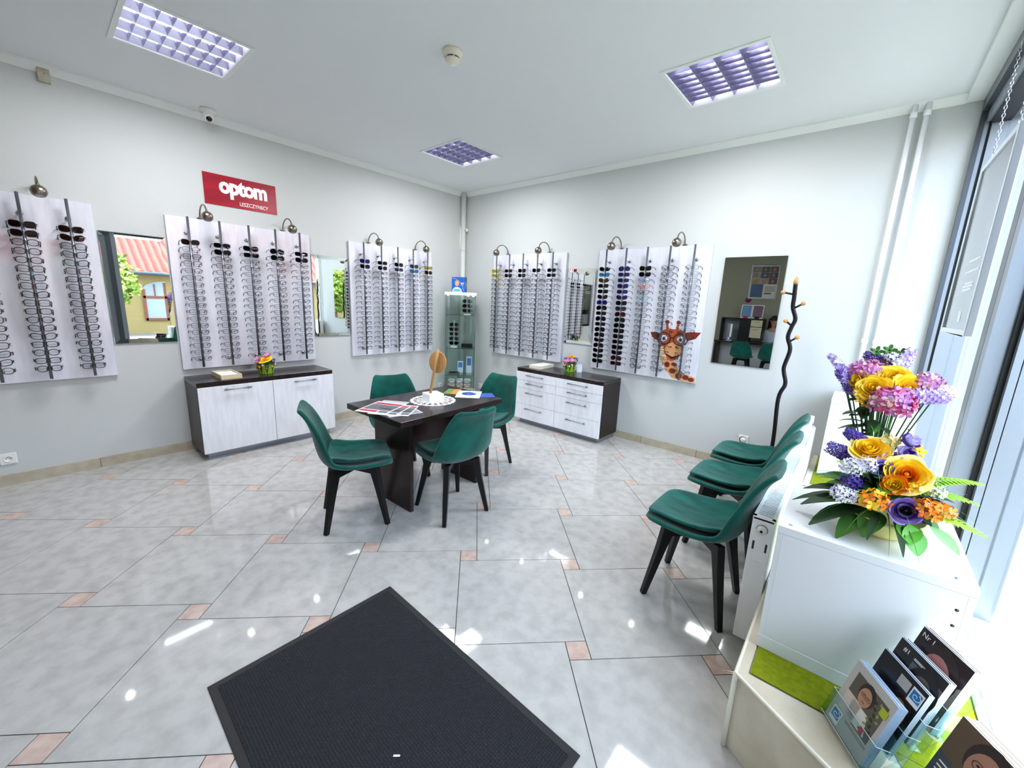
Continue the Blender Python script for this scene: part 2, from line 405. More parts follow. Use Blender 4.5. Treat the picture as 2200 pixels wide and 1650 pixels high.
for yc in (-6.2, -3.7, -1.2, 1.3, 3.8):
    f = MB(); out = [(yc - .62, .45), (yc + .62, .45), (yc + .62, 1.45)] + [(yc + .62 * math.cos(a), 1.45 + .33 * math.sin(a)) for a in [PI * k / 10 for k in range(1, 10)]] + [(yc - .62, 1.45)]
    mx = Matrix(((0, 0, 1, 0), (1, 0, 0, 0), (0, 1, 0, 0), (0, 0, 0, 1)))
    f.prism(out, -0.03, 0.0, 1, mx)
    for y0, y1, z0, z1 in ((-.62, -.54, .45, 1.5), (.54, .62, .45, 1.5), (-.04, .04, .45, 1.74), (-.6, .6, 1.2, 1.28), (-.6, .6, .45, .53), (-.3, -.27, 1.28, 1.68), (.27, .3, 1.28, 1.68)):
        f.box(-0.06, yc + y0, z0, -0.03, yc + y1, z1, 0)
    f.obj('house_window', [ORANGE, mat('far_pane', '#8d9698', 0.1)], hs)
def leaf_cloud(mb, c, r, n, size, rnd, sc=(1, 1, 1)):
    for _ in range(n):
        while True:
            p = Vector((rnd.uniform(-1, 1), rnd.uniform(-1, 1), rnd.uniform(-1, 1)))
            if 0.35 < p.length < 1: break
        p = Vector((p.x * sc[0], p.y * sc[1], p.z * sc[2])) * r + Vector(c)
        d = Vector((rnd.uniform(-1, 1), rnd.uniform(-1, 1), rnd.uniform(-.7, .7))).normalized(); q = d.orthogonal().normalized()
        s_ = size * rnd.uniform(.6, 1.2)
        mb.add([p, p + d * s_ * .5 + q * s_ * .35, p + d * s_, p + d * s_ * .5 - q * s_ * .35], [(0, 1, 2, 3)], rnd.randint(0, 1))
rnd = random.Random(3)
t = thing('street_tree', 'small yellow-green leafy tree across the street, reflected in the left mirrors', 'tree', (10.5, -3.2, -0.12))
MB().tube([(0, 0, 0), (0.02, 0, 0.9), (-0.03, 0.05, 1.7)], [.07, .05, .03], 8).obj('trunk', col('#5b4632'), t)
b = MB(); leaf_cloud(b, (0, 0.05, 1.75), 0.85, 1500, 0.17, rnd, (.9, 1, 1)); b.obj('foliage', [col('#6c8412', .7), col('#566f10', .7)], t, recalc=False)
for i, (x, y, c1, c2, lab) in enumerate(((9.2, 5.2, '#7a62b8', '#c9bfe8', 'planter of purple flowers on the far pavement'), (9.8, 7.4, '#c04a86', '#8d6cc0', 'planter of pink and purple flowers further down the pavement'))):
    t = thing('flower_planter', lab, 'planter', (x, y, -0.12))
    MB().box(-.8, -.35, 0, .8, .35, .4).obj('trough', col('#9a948a'), t, bevel=.02)
    b = MB(); leaf_cloud(b, (0, 0, .55), .42, 700, .1, rnd, (2.0, .9, .6)); b.obj('foliage', [col('#5d7a35'), col('#7d9a45')], t, recalc=False)
    b = MB(); leaf_cloud(b, (0, 0, .68), .42, 600, .09, rnd, (2.0, .9, .6)); b.obj('blossoms', [col(c1), col(c2)], t, recalc=False)
t = thing('pavement_sign', 'white pavement sign with a red pepper shape outside the window', 'sign', (9.6, 5.9, -0.12), rz=-0.9)
MB().box(-.4, -.02, .55, .4, .02, 1.15).obj('panel', PAPER, t)
b = MB(); b.bar((-.35, 0, 0), (-.35, 0, .6), .04, .04); b.bar((.35, 0, 0), (.35, 0, .6), .04, .04); b.obj('posts', ALU, t)
MB().prism([(-.25, .0), (-.1, .16), (.12, .2), (.2, .12), (.05, .02), (-.1, -.12)], -.026, -.02, 0, Matrix(((1, 0, 0, 0), (0, 0, 1, 0), (0, 1, 0, .85), (0, 0, 0, 1)))).obj('pepper_print', col('#c8324a'), t)

# ================================================================== CHAIRS
def chair_profile():
    # (x forward, z, half width, edge raise, edge forward)
    return [(0.254, 0.408, 0.145, 0.008, -0.014), (0.248, 0.434, 0.170, 0.012, -0.022), (0.215, 0.441, 0.197, 0.018, -0.014), (0.14, 0.432, 0.217, 0.032, 0),
            (0.05, 0.420, 0.228, 0.044, 0), (-0.05, 0.416, 0.232, 0.056, 0.0), (-0.13, 0.430, 0.232, 0.066, 0.016), (-0.178, 0.468, 0.229, 0.052, 0.050),
            (-0.200, 0.53, 0.224, 0.022, 0.062), (-0.212, 0.60, 0.214, 0.006, 0.054), (-0.226, 0.67, 0.200, 0.0, 0.042), (-0.246, 0.735, 0.183, 0.0, 0.032),
            (-0.272, 0.785, 0.166, 0.006, 0.022), (-0.295, 0.812, 0.150, 0.012, 0.014), (-0.308, 0.820, 0.132, 0.012, 0.010)]
def cross(st, nv=13, shrink=1.0, lift=0.0):
    x, z, hw, er, ef = st; row = []
    for j in range(nv):
        s = -1 + 2 * j / (nv - 1); k = abs(s) ** 2.6
        row.append((x + ef * k, s * hw * shrink, z + er * k + lift))
    return row
PROF = chair_profile()
sh = MB(); sh.grid([cross(p) for p in PROF]); SHELL = sh.mesh('seat_shell', VELVET)
cu = MB(); rows = []
for i in range(2, 7):
    x, z, hw, er, ef = PROF[i]
    rows.append(cross((x, z, hw, er, ef), 11, 0.88, 0.014))
x0 = PROF[1]; rows.insert(0, cross((0.232, 0.440, 0.158, 0.004, -0.012), 11, 0.95, 0.010))
x1 = PROF[7]; rows.append(cross((-0.165, 0.456, 0.215, 0.030, 0.02), 11, 0.85, 0.012))
cu.grid(rows); CUSH = cu.mesh('seat_cushion', VELVETS)
fr = MB()
fr.bar((0.125, 0.125, 0.375), (-0.125, -0.125, 0.375), 0.035, 0.045); fr.bar((0.125, -0.125, 0.375), (-0.125, 0.125, 0.375), 0.035, 0.044)
fr.lathe([(0.07, 0.385), (0.07, 0.41), (0.05, 0.413)], seg=16)
FRAMEM = fr.mesh('leg_frame', BLACKM)
LEGS = []
for sx in (1, -1):
    for sy in (1, -1):
        l = MB(); a = Vector((0.118 * sx, 0.118 * sy, 0.402)); f_ = Vector((0.19 * sx, 0.182 * sy, 0.0)); mid = a.lerp(f_, 0.33)
        l.bar(a, mid, 0.036, 0.062, 0.036, 0.040, up=(sx, sy, 0)); l.bar(mid, f_, 0.036, 0.040, 0.025, 0.026, up=(sx, sy, 0))
        LEGS.append(l.mesh('leg', BLACKM))
def chair(x, y, deg, label, group):
    t = thing('velvet_chair', label, 'chair', (x, y, 0), math.radians(deg), group)
    s = put('seat_shell', SHELL, t); solid(s, 0.027, -1); subsurf(s, 1)
    c = put('seat_cushion', CUSH, t); solid(c, 0.020, 1); subsurf(c, 1)
    put('leg_frame', FRAMEM, t)
    for m_ in LEGS: put('leg', m_, t)
    return t
chair(2.216, -3.01, 65, 'green velvet chair at the near end of the table, seen from its side', 'green chairs around the table')
chair(2.60, -2.466, 172, 'green velvet chair turning its back to the camera at the dark table', 'green chairs around the table')
chair(1.81, -2.36, -18, 'green velvet chair behind the table, against the long left wall', 'green chairs around the table')
chair(2.19, -1.72, -83, 'green velvet chair at the far end of the table by the drawer cabinet', 'green chairs around the table')
chair(4.21, -2.16, 180, 'nearest of the three green velvet chairs along the radiator', 'green chairs along the radiator')
chair(4.215, -1.50, 180, 'middle of the three green velvet chairs along the radiator', 'green chairs along the radiator')
chair(4.205, -0.94, 180, 'farthest of the three green velvet chairs, next to the coat stand', 'green chairs along the radiator')

# ================================================================== TABLE AND WHAT LIES ON IT
t = thing('consultation_table', 'dark wenge rectangular table on two panel legs in the middle', 'table', (2.224, -2.38, 0), math.radians(1.2))
MB().box(-.331, -.496, .69, .331, .496, .73).obj('tabletop', WENGET, t, bevel=.002)
for y in (-.345, .315): MB().box(-.215, y, 0.0, .215, y + .03, .69).obj('leg_panel', WENGE, t, bevel=.002)
MB().box(-.015, -.315, .36, .015, .315, .69).obj('stretcher_panel', WENGE, t)
TZ = 0.73
# doily
t = thing('lace_doily', 'round white scalloped doily under the table mirror', 'doily', (2.235, -2.35, TZ + .0003))
b = MB(); N = 120; R0, R1, R2, R3 = 0.0, 0.095, 0.15, 0.178
def ringpts(r, sc=0): return [((r + sc * abs(math.sin(PI * 22 * k / N))) * math.cos(2 * PI * k / N), (r + sc * abs(math.sin(PI * 22 * k / N))) * math.sin(2 * PI * k / N)) for k in range(N)]
b.prism(ringpts(R1), 0, .002)
inner, outer = ringpts(R2), ringpts(R3 - .012, .012)
vs = [(p[0], p[1], z) for z in (0, .002) for ring in (inner, outer) for p in ring]
fs = []
for k in range(N):
    q = (k + 1) % N
    fs += [(k, q, N + q, N + k), (2 * N + k, 3 * N + k, 3 * N + q, 2 * N + q), (N + k, N + q, 3 * N + q, 3 * N + k), (k, 2 * N + k, 2 * N + q, q)]
b.add(vs, fs)
for k in range(18):
    a = 2 * PI * k / 18; u = Vector((math.cos(a), math.sin(a), 0))
    b.bar(u * .09 + Vector((0, 0, .001)), u * .153 + Vector((0, 0, .001)), .014, .002)
    b.tube([u * .118 + Vector((math.cos(h) * .012, math.sin(h) * .012, .001)) for h in [2 * PI * i / 10 for i in range(10)]], .0022, 4, closed=True)
b.obj('lace', PAPER, t)
# round wooden table mirror, seen from its back
t = thing('table_mirror', 'round wooden table mirror on a stick in a white block', 'mirror', (2.235, -2.35, TZ + .0025), math.radians(-12))
MB().box(-.062, -.062, 0, .062, .062, .058).obj('base_block', mat('painted_block', '#eceae6', 0.5), t, bevel=.002)
b = MB(); b.box(-.05, -.0625, .006, .05, -.062, .05)
b.obj('front_frame', PAPER, t)
MB().box(-.0626, -.028, .026, -.062, .028, .034).box(-.0626, -.004, .022, -.062, .012, .040).obj('red_print', RED, t)
MB().tube([(-.005, -.02, .056), (.035, .025, .40)], .0105, 12).obj('stick', WOOD, t)
nrm = Vector((0.35, -0.9, 0.0)).normalized(); xd = Vector((nrm.y, -nrm.x, 0)).normalized(); xd = -xd
ax = Vector((.04, .045, .344)).normalized()
side = ax.cross(nrm).normalized(); nn = side.cross(ax).normalized()
mx = Matrix(((side.x, ax.x, nn.x, 0.0215 - nn.x * .012), (side.y, ax.y, nn.y, .0165 - nn.y * .012), (side.z, ax.z, nn.z, .30), (0, 0, 0, 1)))
b = MB(); b.lathe([(0.0001, -.012), (.08, -.012), (.084, -.009), (.084, 0.0), (.082, .002), (0.0001, .002)], seg=40, mx=mx, c=(0, 0, 0)); b.obj('round_disc', WOOD, t)
b = MB(); b.lathe([(0.0001, -.0135), (.074, -.0135), (.074, -.0119)], seg=40, mx=mx); b.obj('mirror_glass', MIRROR, t)
# papers
GREYP = col('#8f9499', .35); DGREY = col('#5b6065', .35); REDP = col('#c31c3c', .35); BLUEP = col('#1f4fae', .35)
def sheet(label, x, y, rz, w_, h_, z, base, blocks, group=None, name='flyer', txts=()):
    t = thing(name, label, 'paper', (x, y, z), rz, group)
    MB().box(-w_ / 2, -h_ / 2, 0, w_ / 2, h_ / 2, .0006).obj('page', base, t)
    for i, (x0, y0, x1, y1, m_) in enumerate(blocks):
        MB().box((x0 - .5) * w_, (y0 - .5) * h_, .0006, (x1 - .5) * w_, (y1 - .5) * h_, .0008).obj('print', m_, t)
    for s_, hx, px, py, m_, ww in txts:
        text('print_lettering', s_, hx, m_, t, (px * w_, py * h_, .0008), (0, 0, 0), .0002, ww)
    return t
sheet('grey translucent sheet lowest under the fanned flyers', 2.16, -2.70, math.radians(-58), .30, .21, TZ + .0003, col('#b9bdc3', .25), [])
sheet('grey flyer sticking out to the right below the fan', 2.36, -2.72, math.radians(-12), .17, .24, TZ + .0004, col('#c3c6cb', .3), [(.05, .55, .95, .95, GREYP)])
fl = [(.04, .76, .96, .92, REDP), (.04, .27, .96, .74, DGREY), (.04, .09, .62, .24, REDP), (.66, .09, .96, .24, DGREY), (.5, .42, .9, .46, GREYP)]
sheet('red and grey flyer, rightmost of the fan on the table', 2.315, -2.70, math.radians(38), .19, .27, TZ + .0012, PAPER, fl, 'fanned flyers')
sheet('red and grey flyer in the middle of the fan', 2.26, -2.745, math.radians(30), .2, .28, TZ + .0022, PAPER, fl, 'fanned flyers')
sheet('red and grey flyer on top of the fan at the table corner', 2.175, -2.765, math.radians(26), .235, .295, TZ + .0032, PAPER, fl, 'fanned flyers')
t = sheet('white leaflet with a big blue disc at the far table end', 2.27, -2.0, math.radians(40), .2, .25, TZ + .0022, PAPER, [(.08, .06, .5, .09, GREYP)], name='leaflet')
b = MB(); b.lathe([(.0001, .0009), (.062, .0009), (.062, .0012), (.0001, .0012)], (0.0, .02, 0), 32); b.obj('blue_disc', BLUEP, t)
b = MB(); b.prism([(.06, .02), (.02, .07), (.05, .075), (.08, .05)], .0012, .0014); b.obj('print', col('#b7a7d8', .4), t)
sheet('blue leaflet tucked behind the white one on the table', 2.36, -1.94, math.radians(-35), .15, .21, TZ + .0012, BLUEP, [(.1, .1, .9, .3, PAPER)], name='leaflet')
sheet('green and orange leaflet partly under the white leaflet', 2.10, -2.03, math.radians(35), .12, .2, TZ + .0010, col('#6f8a3a', .35), [(.5, .0, 1, 1, col('#c98b3a', .35))], name='leaflet')

# ================================================================== CABINETS
def handle(parent, cx, cz, L, yf):
    m = MB(); m.tube([(cx - L / 2, yf - .026, cz), (cx + L / 2, yf - .026, cz)], .0055, 8)
    for s in (-1, 1): m.tube([(cx + s * (L / 2 - .012), yf, cz), (cx + s * (L / 2 - .012), yf - .026, cz)], .0055, 8); m.box(cx + s * L / 2 - .012, yf - .034, cz - .007, cx + s * L / 2 + .012, yf - .02, cz + .007)
    return m.obj('handle', SILVER, parent)
def carcass(t, W, D, H):
    b = MB(); b.box(0, -D, .062, .02, 0, H - .04); b.box(W - .02, -D, .062, W, 0, H - .04); b.box(.02, -.012, .062, W - .02, 0, H - .04); b.box(.02, -D, .062, W - .02, -.012, .08)
    b.obj('body', WENGE, t, bevel=.001)
    MB().box(0, -D - .004, H - .04, W, 0, H).obj('worktop', WENGET, t, bevel=.0015)
    MB().box(.04, -D + .045, 0, W - .04, -.04, .062).obj('plinth', SILVER, t)
t = thing('sideboard', 'white two-door sideboard with dark top on the left wall', 'cabinet', (0.0135, -3.47, 0), PI / 2)
CW, CD, CH = 1.19, .435, .71
carcass(t, CW, CD - .02, CH)
for i in range(2):
    x0 = .002 + i * CW / 2; x1 = x0 + CW / 2 - .004
    d = MB().box(x0, -CD, .066, x1, -CD + .018, CH - .043).obj('door', WHITEL, t, bevel=.0015)
    handle(d, x0 + CW / 4, CH - .075, .19, -CD)
t = thing('drawer_cabinet', 'white eight-drawer cabinet with dark top on the right wall', 'cabinet', (1.49, -0.0135, 0))
CW2, CD2, CH2 = 1.205, .425, .705
carcass(t, CW2, CD2 - .02, CH2)
zz = [.064, .257, .459, .56, .662]
for i in range(2):
    for k in range(4):
        x0 = .002 + i * CW2 / 2; x1 = x0 + CW2 / 2 - .004
        d = MB().box(x0, -CD2, zz[k] + .0015, x1, -CD2 + .018, zz[k + 1] - .0015).obj('drawer', WHITEL, t, bevel=.001)
        handle(d, x0 + CW2 / 4, zz[k + 1] - (.035 if k > 1 else .05), .235, -CD2)
def tray(label, x, y, z, rz, inside):
    t = thing('wooden_tray', label, 'tray', (x, y, z), rz)
    b = MB(); W, D, h = .165, .30, .04
    b.box(-W / 2, -D / 2, 0, W / 2, D / 2, .005)
    for a in ((-W / 2, -D / 2, W / 2, -D / 2 + .008), (-W / 2, D / 2 - .008, W / 2, D / 2), (-W / 2, -D / 2 + .008, -W / 2 + .008, D / 2 - .008), (W / 2 - .008, -D / 2 + .008, W / 2, D / 2 - .008)): b.box(a[0], a[1], .005, a[2], a[3], h)
    b.obj('tray_body', PINEW if inside == 'cards' else mat('cream_painted_wood', '#ece6d3', .5), t, bevel=.001)
    if inside == 'cards':
        m = MB()
        for k in range(6): m.box(-W / 2 + .012, -D / 2 + .03 + k * .04, .005, W / 2 - .012, -D / 2 + .062 + k * .04, .03)
        m.obj('card_slips', PAPER, t)
    else: MB().box(-W / 2 + .01, -D / 2 + .01, .005, W / 2 - .01, D / 2 - .01, .025).obj('paper_stack', PAPER, t)
tray('pale wooden tray with white card slips on the sideboard', .235, -3.19, CH + .0003, PI / 2, 'cards')
tray('cream wooden tray with papers on the drawer cabinet', 1.70, -.20, CH2 + .0003, 0.0, 'papers')
t = thing('white_card', 'small white card standing behind the flower pot on the drawer cabinet', 'card', (2.185, -.09, CH2 + .0003), .5)
b = MB(); b.add([(-.03, -.012, 0), (.03, -.012, 0), (.03, .006, .1), (-.03, .006, .1), (-.03, .03, 0), (.03, .03, 0), (.03, .0075, .1), (-.03, .0075, .1)], [(0, 1, 2, 3), (4, 7, 6, 5), (3, 2, 6, 7)])
b.obj('folded_card', col('#d8e6f2'), t)

# ================================================================== FLOWERS (shared builders)
def petal(mb, c, ax, a0, half, r, h, flare, mi, rnd, n=7, m=5):
    """curved cup petal with a ruffled rim around axis frame ax=(x,y,z)"""
    X, Y, Z = ax; rows = []; ph = rnd.uniform(0, 6.3); wv = rnd.uniform(.03, .08)
    for i in range(m + 1):
        v = i / m; hw = half * (0.45 + 0.6 * math.sin(min(1, v * 1.3) * PI * .5)) * (1 - .30 * v ** 6)
        row = []
        for j in range(n):
            u = -1 + 2 * j / (n - 1)
            rr = r * (0.20 + 0.80 * math.sin(v * PI * .56)) + flare * v ** 4 * r * .45 + r * wv * math.sin(3.1 * u + ph) * v * v
            zz_ = h * v * (1 - .20 * u * u * v) - flare * v ** 5 * h * .22 + h * .05 * math.sin(4 * u + ph) * v * v
            a = a0 + u * hw
            row.append(c + (X * math.cos(a) + Y * math.sin(a)) * rr + Z * zz_)
        rows.append(row)
    mb.grid(rows, mi)
def frame_of(d):
    Z = Vector(d).normalized(); X = Z.orthogonal().normalized(); return (X, Z.cross(X), Z)
def rose(mb, c, d, r, layers=4, flare=.5, cols=(0, 0, 0), seed=0, h=1.0):
    rnd = random.Random(seed); ax = frame_of(d); c = Vector(c) - ax[2] * r * .45 * h
    for k in range(layers):
        f = (1 - k / (layers + .25)) ** .9; n = 5 if k < 2 else (4 if k < 4 else 3)
        for i in range(n):
            petal(mb, c, ax, 2 * PI * i / n + k * .6 + rnd.uniform(-.15, .15), PI / n * 1.35, r * f * rnd.uniform(.92, 1.06), r * h * (.62 + .38 * k / max(1, layers - 1)) * rnd.uniform(.92, 1.06), flare * f * f * 1.6, cols[min(k, len(cols) - 1)], rnd)
    mb.ball(c + ax[2] * r * .62 * h, r * .13, 8, 6, cols[-1])
def floret(mb, c, ax, r, n, mi, mc=None, cup=.35):
    X, Y, Z = ax
    for i in range(n):
        a = 2 * PI * i / n; u = X * math.cos(a) + Y * math.sin(a); v = X * -math.sin(a) + Y * math.cos(a); w_ = 2.2 * r / n
        mb.add([c, c + u * r * .55 + v * w_ * .75 + Z * r * cup * .5, c + u * r + v * w_ * .35 + Z * r * cup, c + u * r - v * w_ * .35 + Z * r * cup, c + u * r * .55 - v * w_ * .75 + Z * r * cup * .5], [(0, 1, 2, 3, 4)], mi)
    if mc is not None: mb.ball(c + Z * r * .12, r * .2, 6, 4, mc)
def hydrangea(mb, c, r, n, ms, seed, sq=.8, fr_=.3):
    rnd = random.Random(seed); c = Vector(c)
    for i in range(n):
        z = 1 - 2 * (i + .5) / n; a = i * 2.39996
        if z < -.6: continue
        d = Vector((math.sqrt(1 - z * z) * math.cos(a), math.sqrt(1 - z * z) * math.sin(a), z))
        p = c + Vector((d.x, d.y, d.z * sq)) * r * rnd.uniform(.82, 1.02)
        dd = (d + Vector((rnd.uniform(-.4, .4), rnd.uniform(-.4, .4), rnd.uniform(-.3, .3)))).normalized()
        floret(mb, p, frame_of(dd), r * fr_ * rnd.uniform(.85, 1.2), 4, rnd.choice(ms))
def spike(mb, pts, r0, r1, n, ms, fr_, seed, petals=5):
    rnd = random.Random(seed); pts = [Vector(p) for p in pts]
    for i in range(n):
        f = (i + .5) / n * (len(pts) - 1); k = min(int(f), len(pts) - 2); p = pts[k].lerp(pts[k + 1], f - k)
        d = (pts[k + 1] - pts[k]).normalized(); X, Y, Z = frame_of(d); a = i * 2.4; rr = r0 + (r1 - r0) * i / n
        u = X * math.cos(a) + Y * math.sin(a)
        floret(mb, p + u * rr, frame_of(u + Z * .35), fr_ * rnd.uniform(.8, 1.15) * (1 - .35 * i / n), petals, rnd.choice(ms))
def leaf(mb, base, d, L, W, droop, mi=0, up=(0, 0, 1), fold=.18, seg=7):
    base = Vector(base); d = Vector(d).normalized(); u = Vector(up)
    s = d.cross(u)
    if s.length < .1: s = d.orthogonal()
    s.normalize(); n = s.cross(d).normalized(); rows = []
    for i in range(seg + 1):
        v = i / seg; w_ = W * .5 * (math.sin(PI * min(1, v * .95 + .03)) ** .8)
        c = base + d * L * v - Vector((0, 0, 1)) * droop * v * v * L
        rows.append([c + s * w_ + n * fold * w_, c, c - s * w_ + n * fold * w_])
    mb.grid(rows, mi)
def fern(mb, base, d, L, mi, droop=.3, w_=.25):
    base = Vector(base); d = Vector(d).normalized(); s = d.cross(Vector((0, 0, 1))).normalized(); n = 13
    mb.tube([base + d * L * i / 8 - Vector((0, 0, droop * L * (i / 8) ** 2)) for i in range(9)], .0012, 4, mi=mi)
    for i in range(n):
        v = (i + 1) / (n + 1); p = base + d * L * v - Vector((0, 0, droop * L * v * v)); l_ = L * w_ * (1 - v) ** .6 + .006
        for sg in (1, -1): leaf(mb, p, s * sg + d * .55, l_, l_ * .42, .25, mi, fold=.05, seg=3)
def blade(mb, base, d, L, droop, mi, r=.0014):
    base = Vector(base); d = Vector(d).normalized()
    mb.tube([base + d * L * i / 7 - Vector((0, 0, droop * L * (i / 7) ** 2)) for i in range(8)], [r * (1 - .85 * i / 7) for i in range(8)], 4, mi=mi)
YEL = mat('petal_yellow', '#f6d322', .5, noise=(30, '#ecbb10', .3, .7)); YEL2 = mat('petal_pale_yellow', '#f5e08a', .5); ORA = mat('petal_orange', '#f39a12', .5, noise=(40, '#e37a0a', .35, .7))
PUR = mat('petal_purple', '#4b2a8c', .6); LIL = mat('petal_lilac', '#a58cd0', .5); LAV = mat('petal_lavender', '#cfc6ec', .5); WHI = mat('petal_white', '#eceff6', .55)
PIN = mat('petal_pink', '#d16aa0', .5); MAU = mat('petal_mauve', '#b57ab6', .5); CRE = mat('petal_cream_pink', '#efd2c0', .5); HOT = mat('petal_hot_pink', '#c9306e', .5)
LG = mat('leaf_dark_green', '#26431f', .6, spec=.25, noise=(20, '#1f3a1c', .3, .7)); LG2 = mat('leaf_green', '#41702a', .6, spec=.25); LG3 = mat('leaf_light_green', '#86b81e', .5); TEAL = mat('leaf_blue_green', '#7fb0a6', .5); DARK = mat('flower_heart', '#241436', .6)
def small_pot(label, x, y, z, s, flowers, seed):
    t = thing('flower_pot', label, 'flower pot', (x, y, z))
    b = MB(); N = 36; prof = [(0.05, 0), (.055, .01), (.062, .05), (.07, .09)]
    rim = [(.072 * math.cos(2 * PI * k / N), .072 * math.sin(2 * PI * k / N), .098 + (.014 if k % 4 < 2 else 0)) for k in range(N)]
    b.lathe(prof, seg=N); o = len(b.v); b.add(rim, [])
    for k in range(N): b.f.append([o - N + k, o - N + (k + 1) % N, o + (k + 1) % N, o + k]); b.m.append(0); b.sm.append(False)
    b.lathe([(.0001, .088), (.068, .088)], seg=N, mi=1)
    b.obj('pot', [mat('pot_green', '#3c6a22', .5, noise=(25, '#2c5420', .3, .7)), col('#3a2a1c')], t, recalc=False)
    g = MB()
    for k in range(16):
        a = 2 * PI * k / 16; u = Vector((math.cos(a), math.sin(a), 0)); v = Vector((-u.y, u.x, 0)); sw = (-1) ** k * .012
        g.grid([[u * (.0515 + .0215 * i / 6 + .002) + v * (sw * i / 6 + w_ * .008 * (1 - (i / 6) ** 2)) + Vector((0, 0, .002 + .106 * i / 6)) for w_ in (-1, 0, 1)] for i in range(7)])
    g.obj('painted_leaves', mat('pot_leaf', '#9ccf3a', .5), t, recalc=False)
    rnd = random.Random(seed); cs = [col('#d8472e'), col('#f0b52a'), col('#f3f1ea')] if seed == 1 else [col('#a81e34'), col('#f3e9e6'), col('#e8c3cf')]
    for k, a in enumerate((-2.6, -2.15, -1.8, -1.45, -1.1, -.7, -.3, .4, 1.2, 2.1)):
        rr = .071; MB().ball((rr * math.cos(a), rr * math.sin(a), .055 + .03 * ((k * 7) % 3) / 2), .0095, 8, 6, sc=(1, 1, 1.25)).obj('painted_bud', cs[k % 3], t)
    for i, (kind, px, py, pz, r) in enumerate(flowers):
        m = MB()
        m.tube([(px * .4, py * .4, .085), (px, py, pz)], .002, 5, mi=1)
        if kind == 'daisy':
            rose(m, (px, py, pz - .006), (px * 4, py * 4 - .35, 1), r, 3, 1.1, (0, 0, 2), i, .6); m.obj('yellow_flower', [YEL, LG, ORA], t, recalc=False)
        elif kind == 'tulip':
            rose(m, (px, py, pz - .006), (px * 3, py * 3 - .3, 1), r, 2, .15, (0,), i, 1.6); m.obj('yellow_tulip', [YEL, LG], t, recalc=False)
        elif kind == 'pink':
            floret(m, Vector((px, py, pz)), frame_of((px * 5, py * 5 - .5, 1)), r * 1.25, 6, 0, 2, .5); floret(m, Vector((px, py, pz + .003)), frame_of((px * 5 + .2, py * 5 - .5, 1)), r, 6, 0, None, .9); m.obj('pink_flower', [mat('petal_rosy', '#d38bb0', .5), LG, ORA], t, recalc=False)
        else:
            hydrangea(m, (px, py, pz), r, 22, (0, 2), i, 1, .5); m.obj('purple_flower', [PUR, LG, LIL], t, recalc=False)
    l = MB()
    for k in range(16): a = k * 2.4; leaf(l, (.03 * math.cos(a), .03 * math.sin(a), .09), (math.cos(a), math.sin(a), rnd.uniform(.3, 1.0)), rnd.uniform(.06, .1), .022, .3, k % 2)
    l.obj('leaves', [LG, LG2], t, recalc=False)
    t.scale = (s, s, s)
    return t
small_pot('green tulip-painted flower pot with yellow and pink flowers on the sideboard', .27, -2.865, CH + .0003, 1.1,
          [('daisy', -.045, -.03, .135, .028), ('daisy', .045, -.02, .14, .036), ('pink', -.005, -.05, .125, .03), ('pink', .012, .02, .15, .03), ('pink', .02, -.06, .11, .026), ('other', -.02, .02, .145, .024), ('other', .055, .04, .13, .02)], 1)
small_pot('green tulip-painted flower pot with yellow and purple tulips on the drawer cabinet', 2.085, -.15, CH2 + .0003, 1.05,
          [('tulip', -.02, 0, .17, .022), ('tulip', .03, .01, .175, .022), ('tulip', .0, .03, .18, .02), ('other', -.05, -.02, .13, .026), ('other', 0, -.03, .14, .024), ('pink', .045, -.03, .125, .03), ('pink', .0, -.06, .115, .03), ('other', .05, .03, .14, .024), ('pink', -.03, -.055, .115, .024)], 2)

# ================================================================== DISPLAY BOARDS AND EYEGLASSES
# local frame of everything on a wall: X to the viewer's right, -Y out of the wall, Z up
def wall_thing(name, label, cat, side, along, z=0.0, off=0.0, group=None):
    if side == 'L': return thing(name, label, cat, (off, along, z), PI / 2, group)
    return thing(name, label, cat, (along, -off, z), 0.0, group)
SLOTS = [1.905 - .06 * k for k in range(18)]
RD = .09                                  # rail centre in front of the board face
rail = MB(); rail.tube([(0, -RD, .80), (0, -RD, 2.115)], .0095, 10)
for z in SLOTS:
    rail.tube([(-.072, -RD - .004, z - .006), (.072, -RD - .004, z - .006)], .0011, 5)
    for s in (-1, 1): rail.ball((s * .072, -RD - .004, z - .006), .0026, 6, 4)
RAILM = rail.mesh('rail', RODM)
so = MB()
so.tube([(0, -RD, 0), (0, 0, 0)], .005, 8); so.lathe([(.0001, 0), (.017, 0), (.017, .006), (.012, .010), (.0001, .010)], seg=16, mx=Matrix(((1, 0, 0, 0), (0, 0, -1, 0), (0, 1, 0, 0), (0, 0, 0, 1))))
STANDM = so.mesh('standoff', CHROME)
BOARDS = [
    ('L', -4.505, 'the far left board', 'white display board cut by the left edge of the photo'),
    ('L', -2.868, 'the board below the red sign', 'white display board with five rails below the red shop sign'),
    ('L', -1.222, 'the board left of the glass case', 'white display board on the left wall, next to the corner glass case'),
    ('R', 1.255, 'the board right of the glass case', 'white display board above the left part of the drawer cabinet'),
    ('R', 2.90, 'the board with the giraffe', 'white display board with a printed giraffe wearing glasses'),
]
broot = []
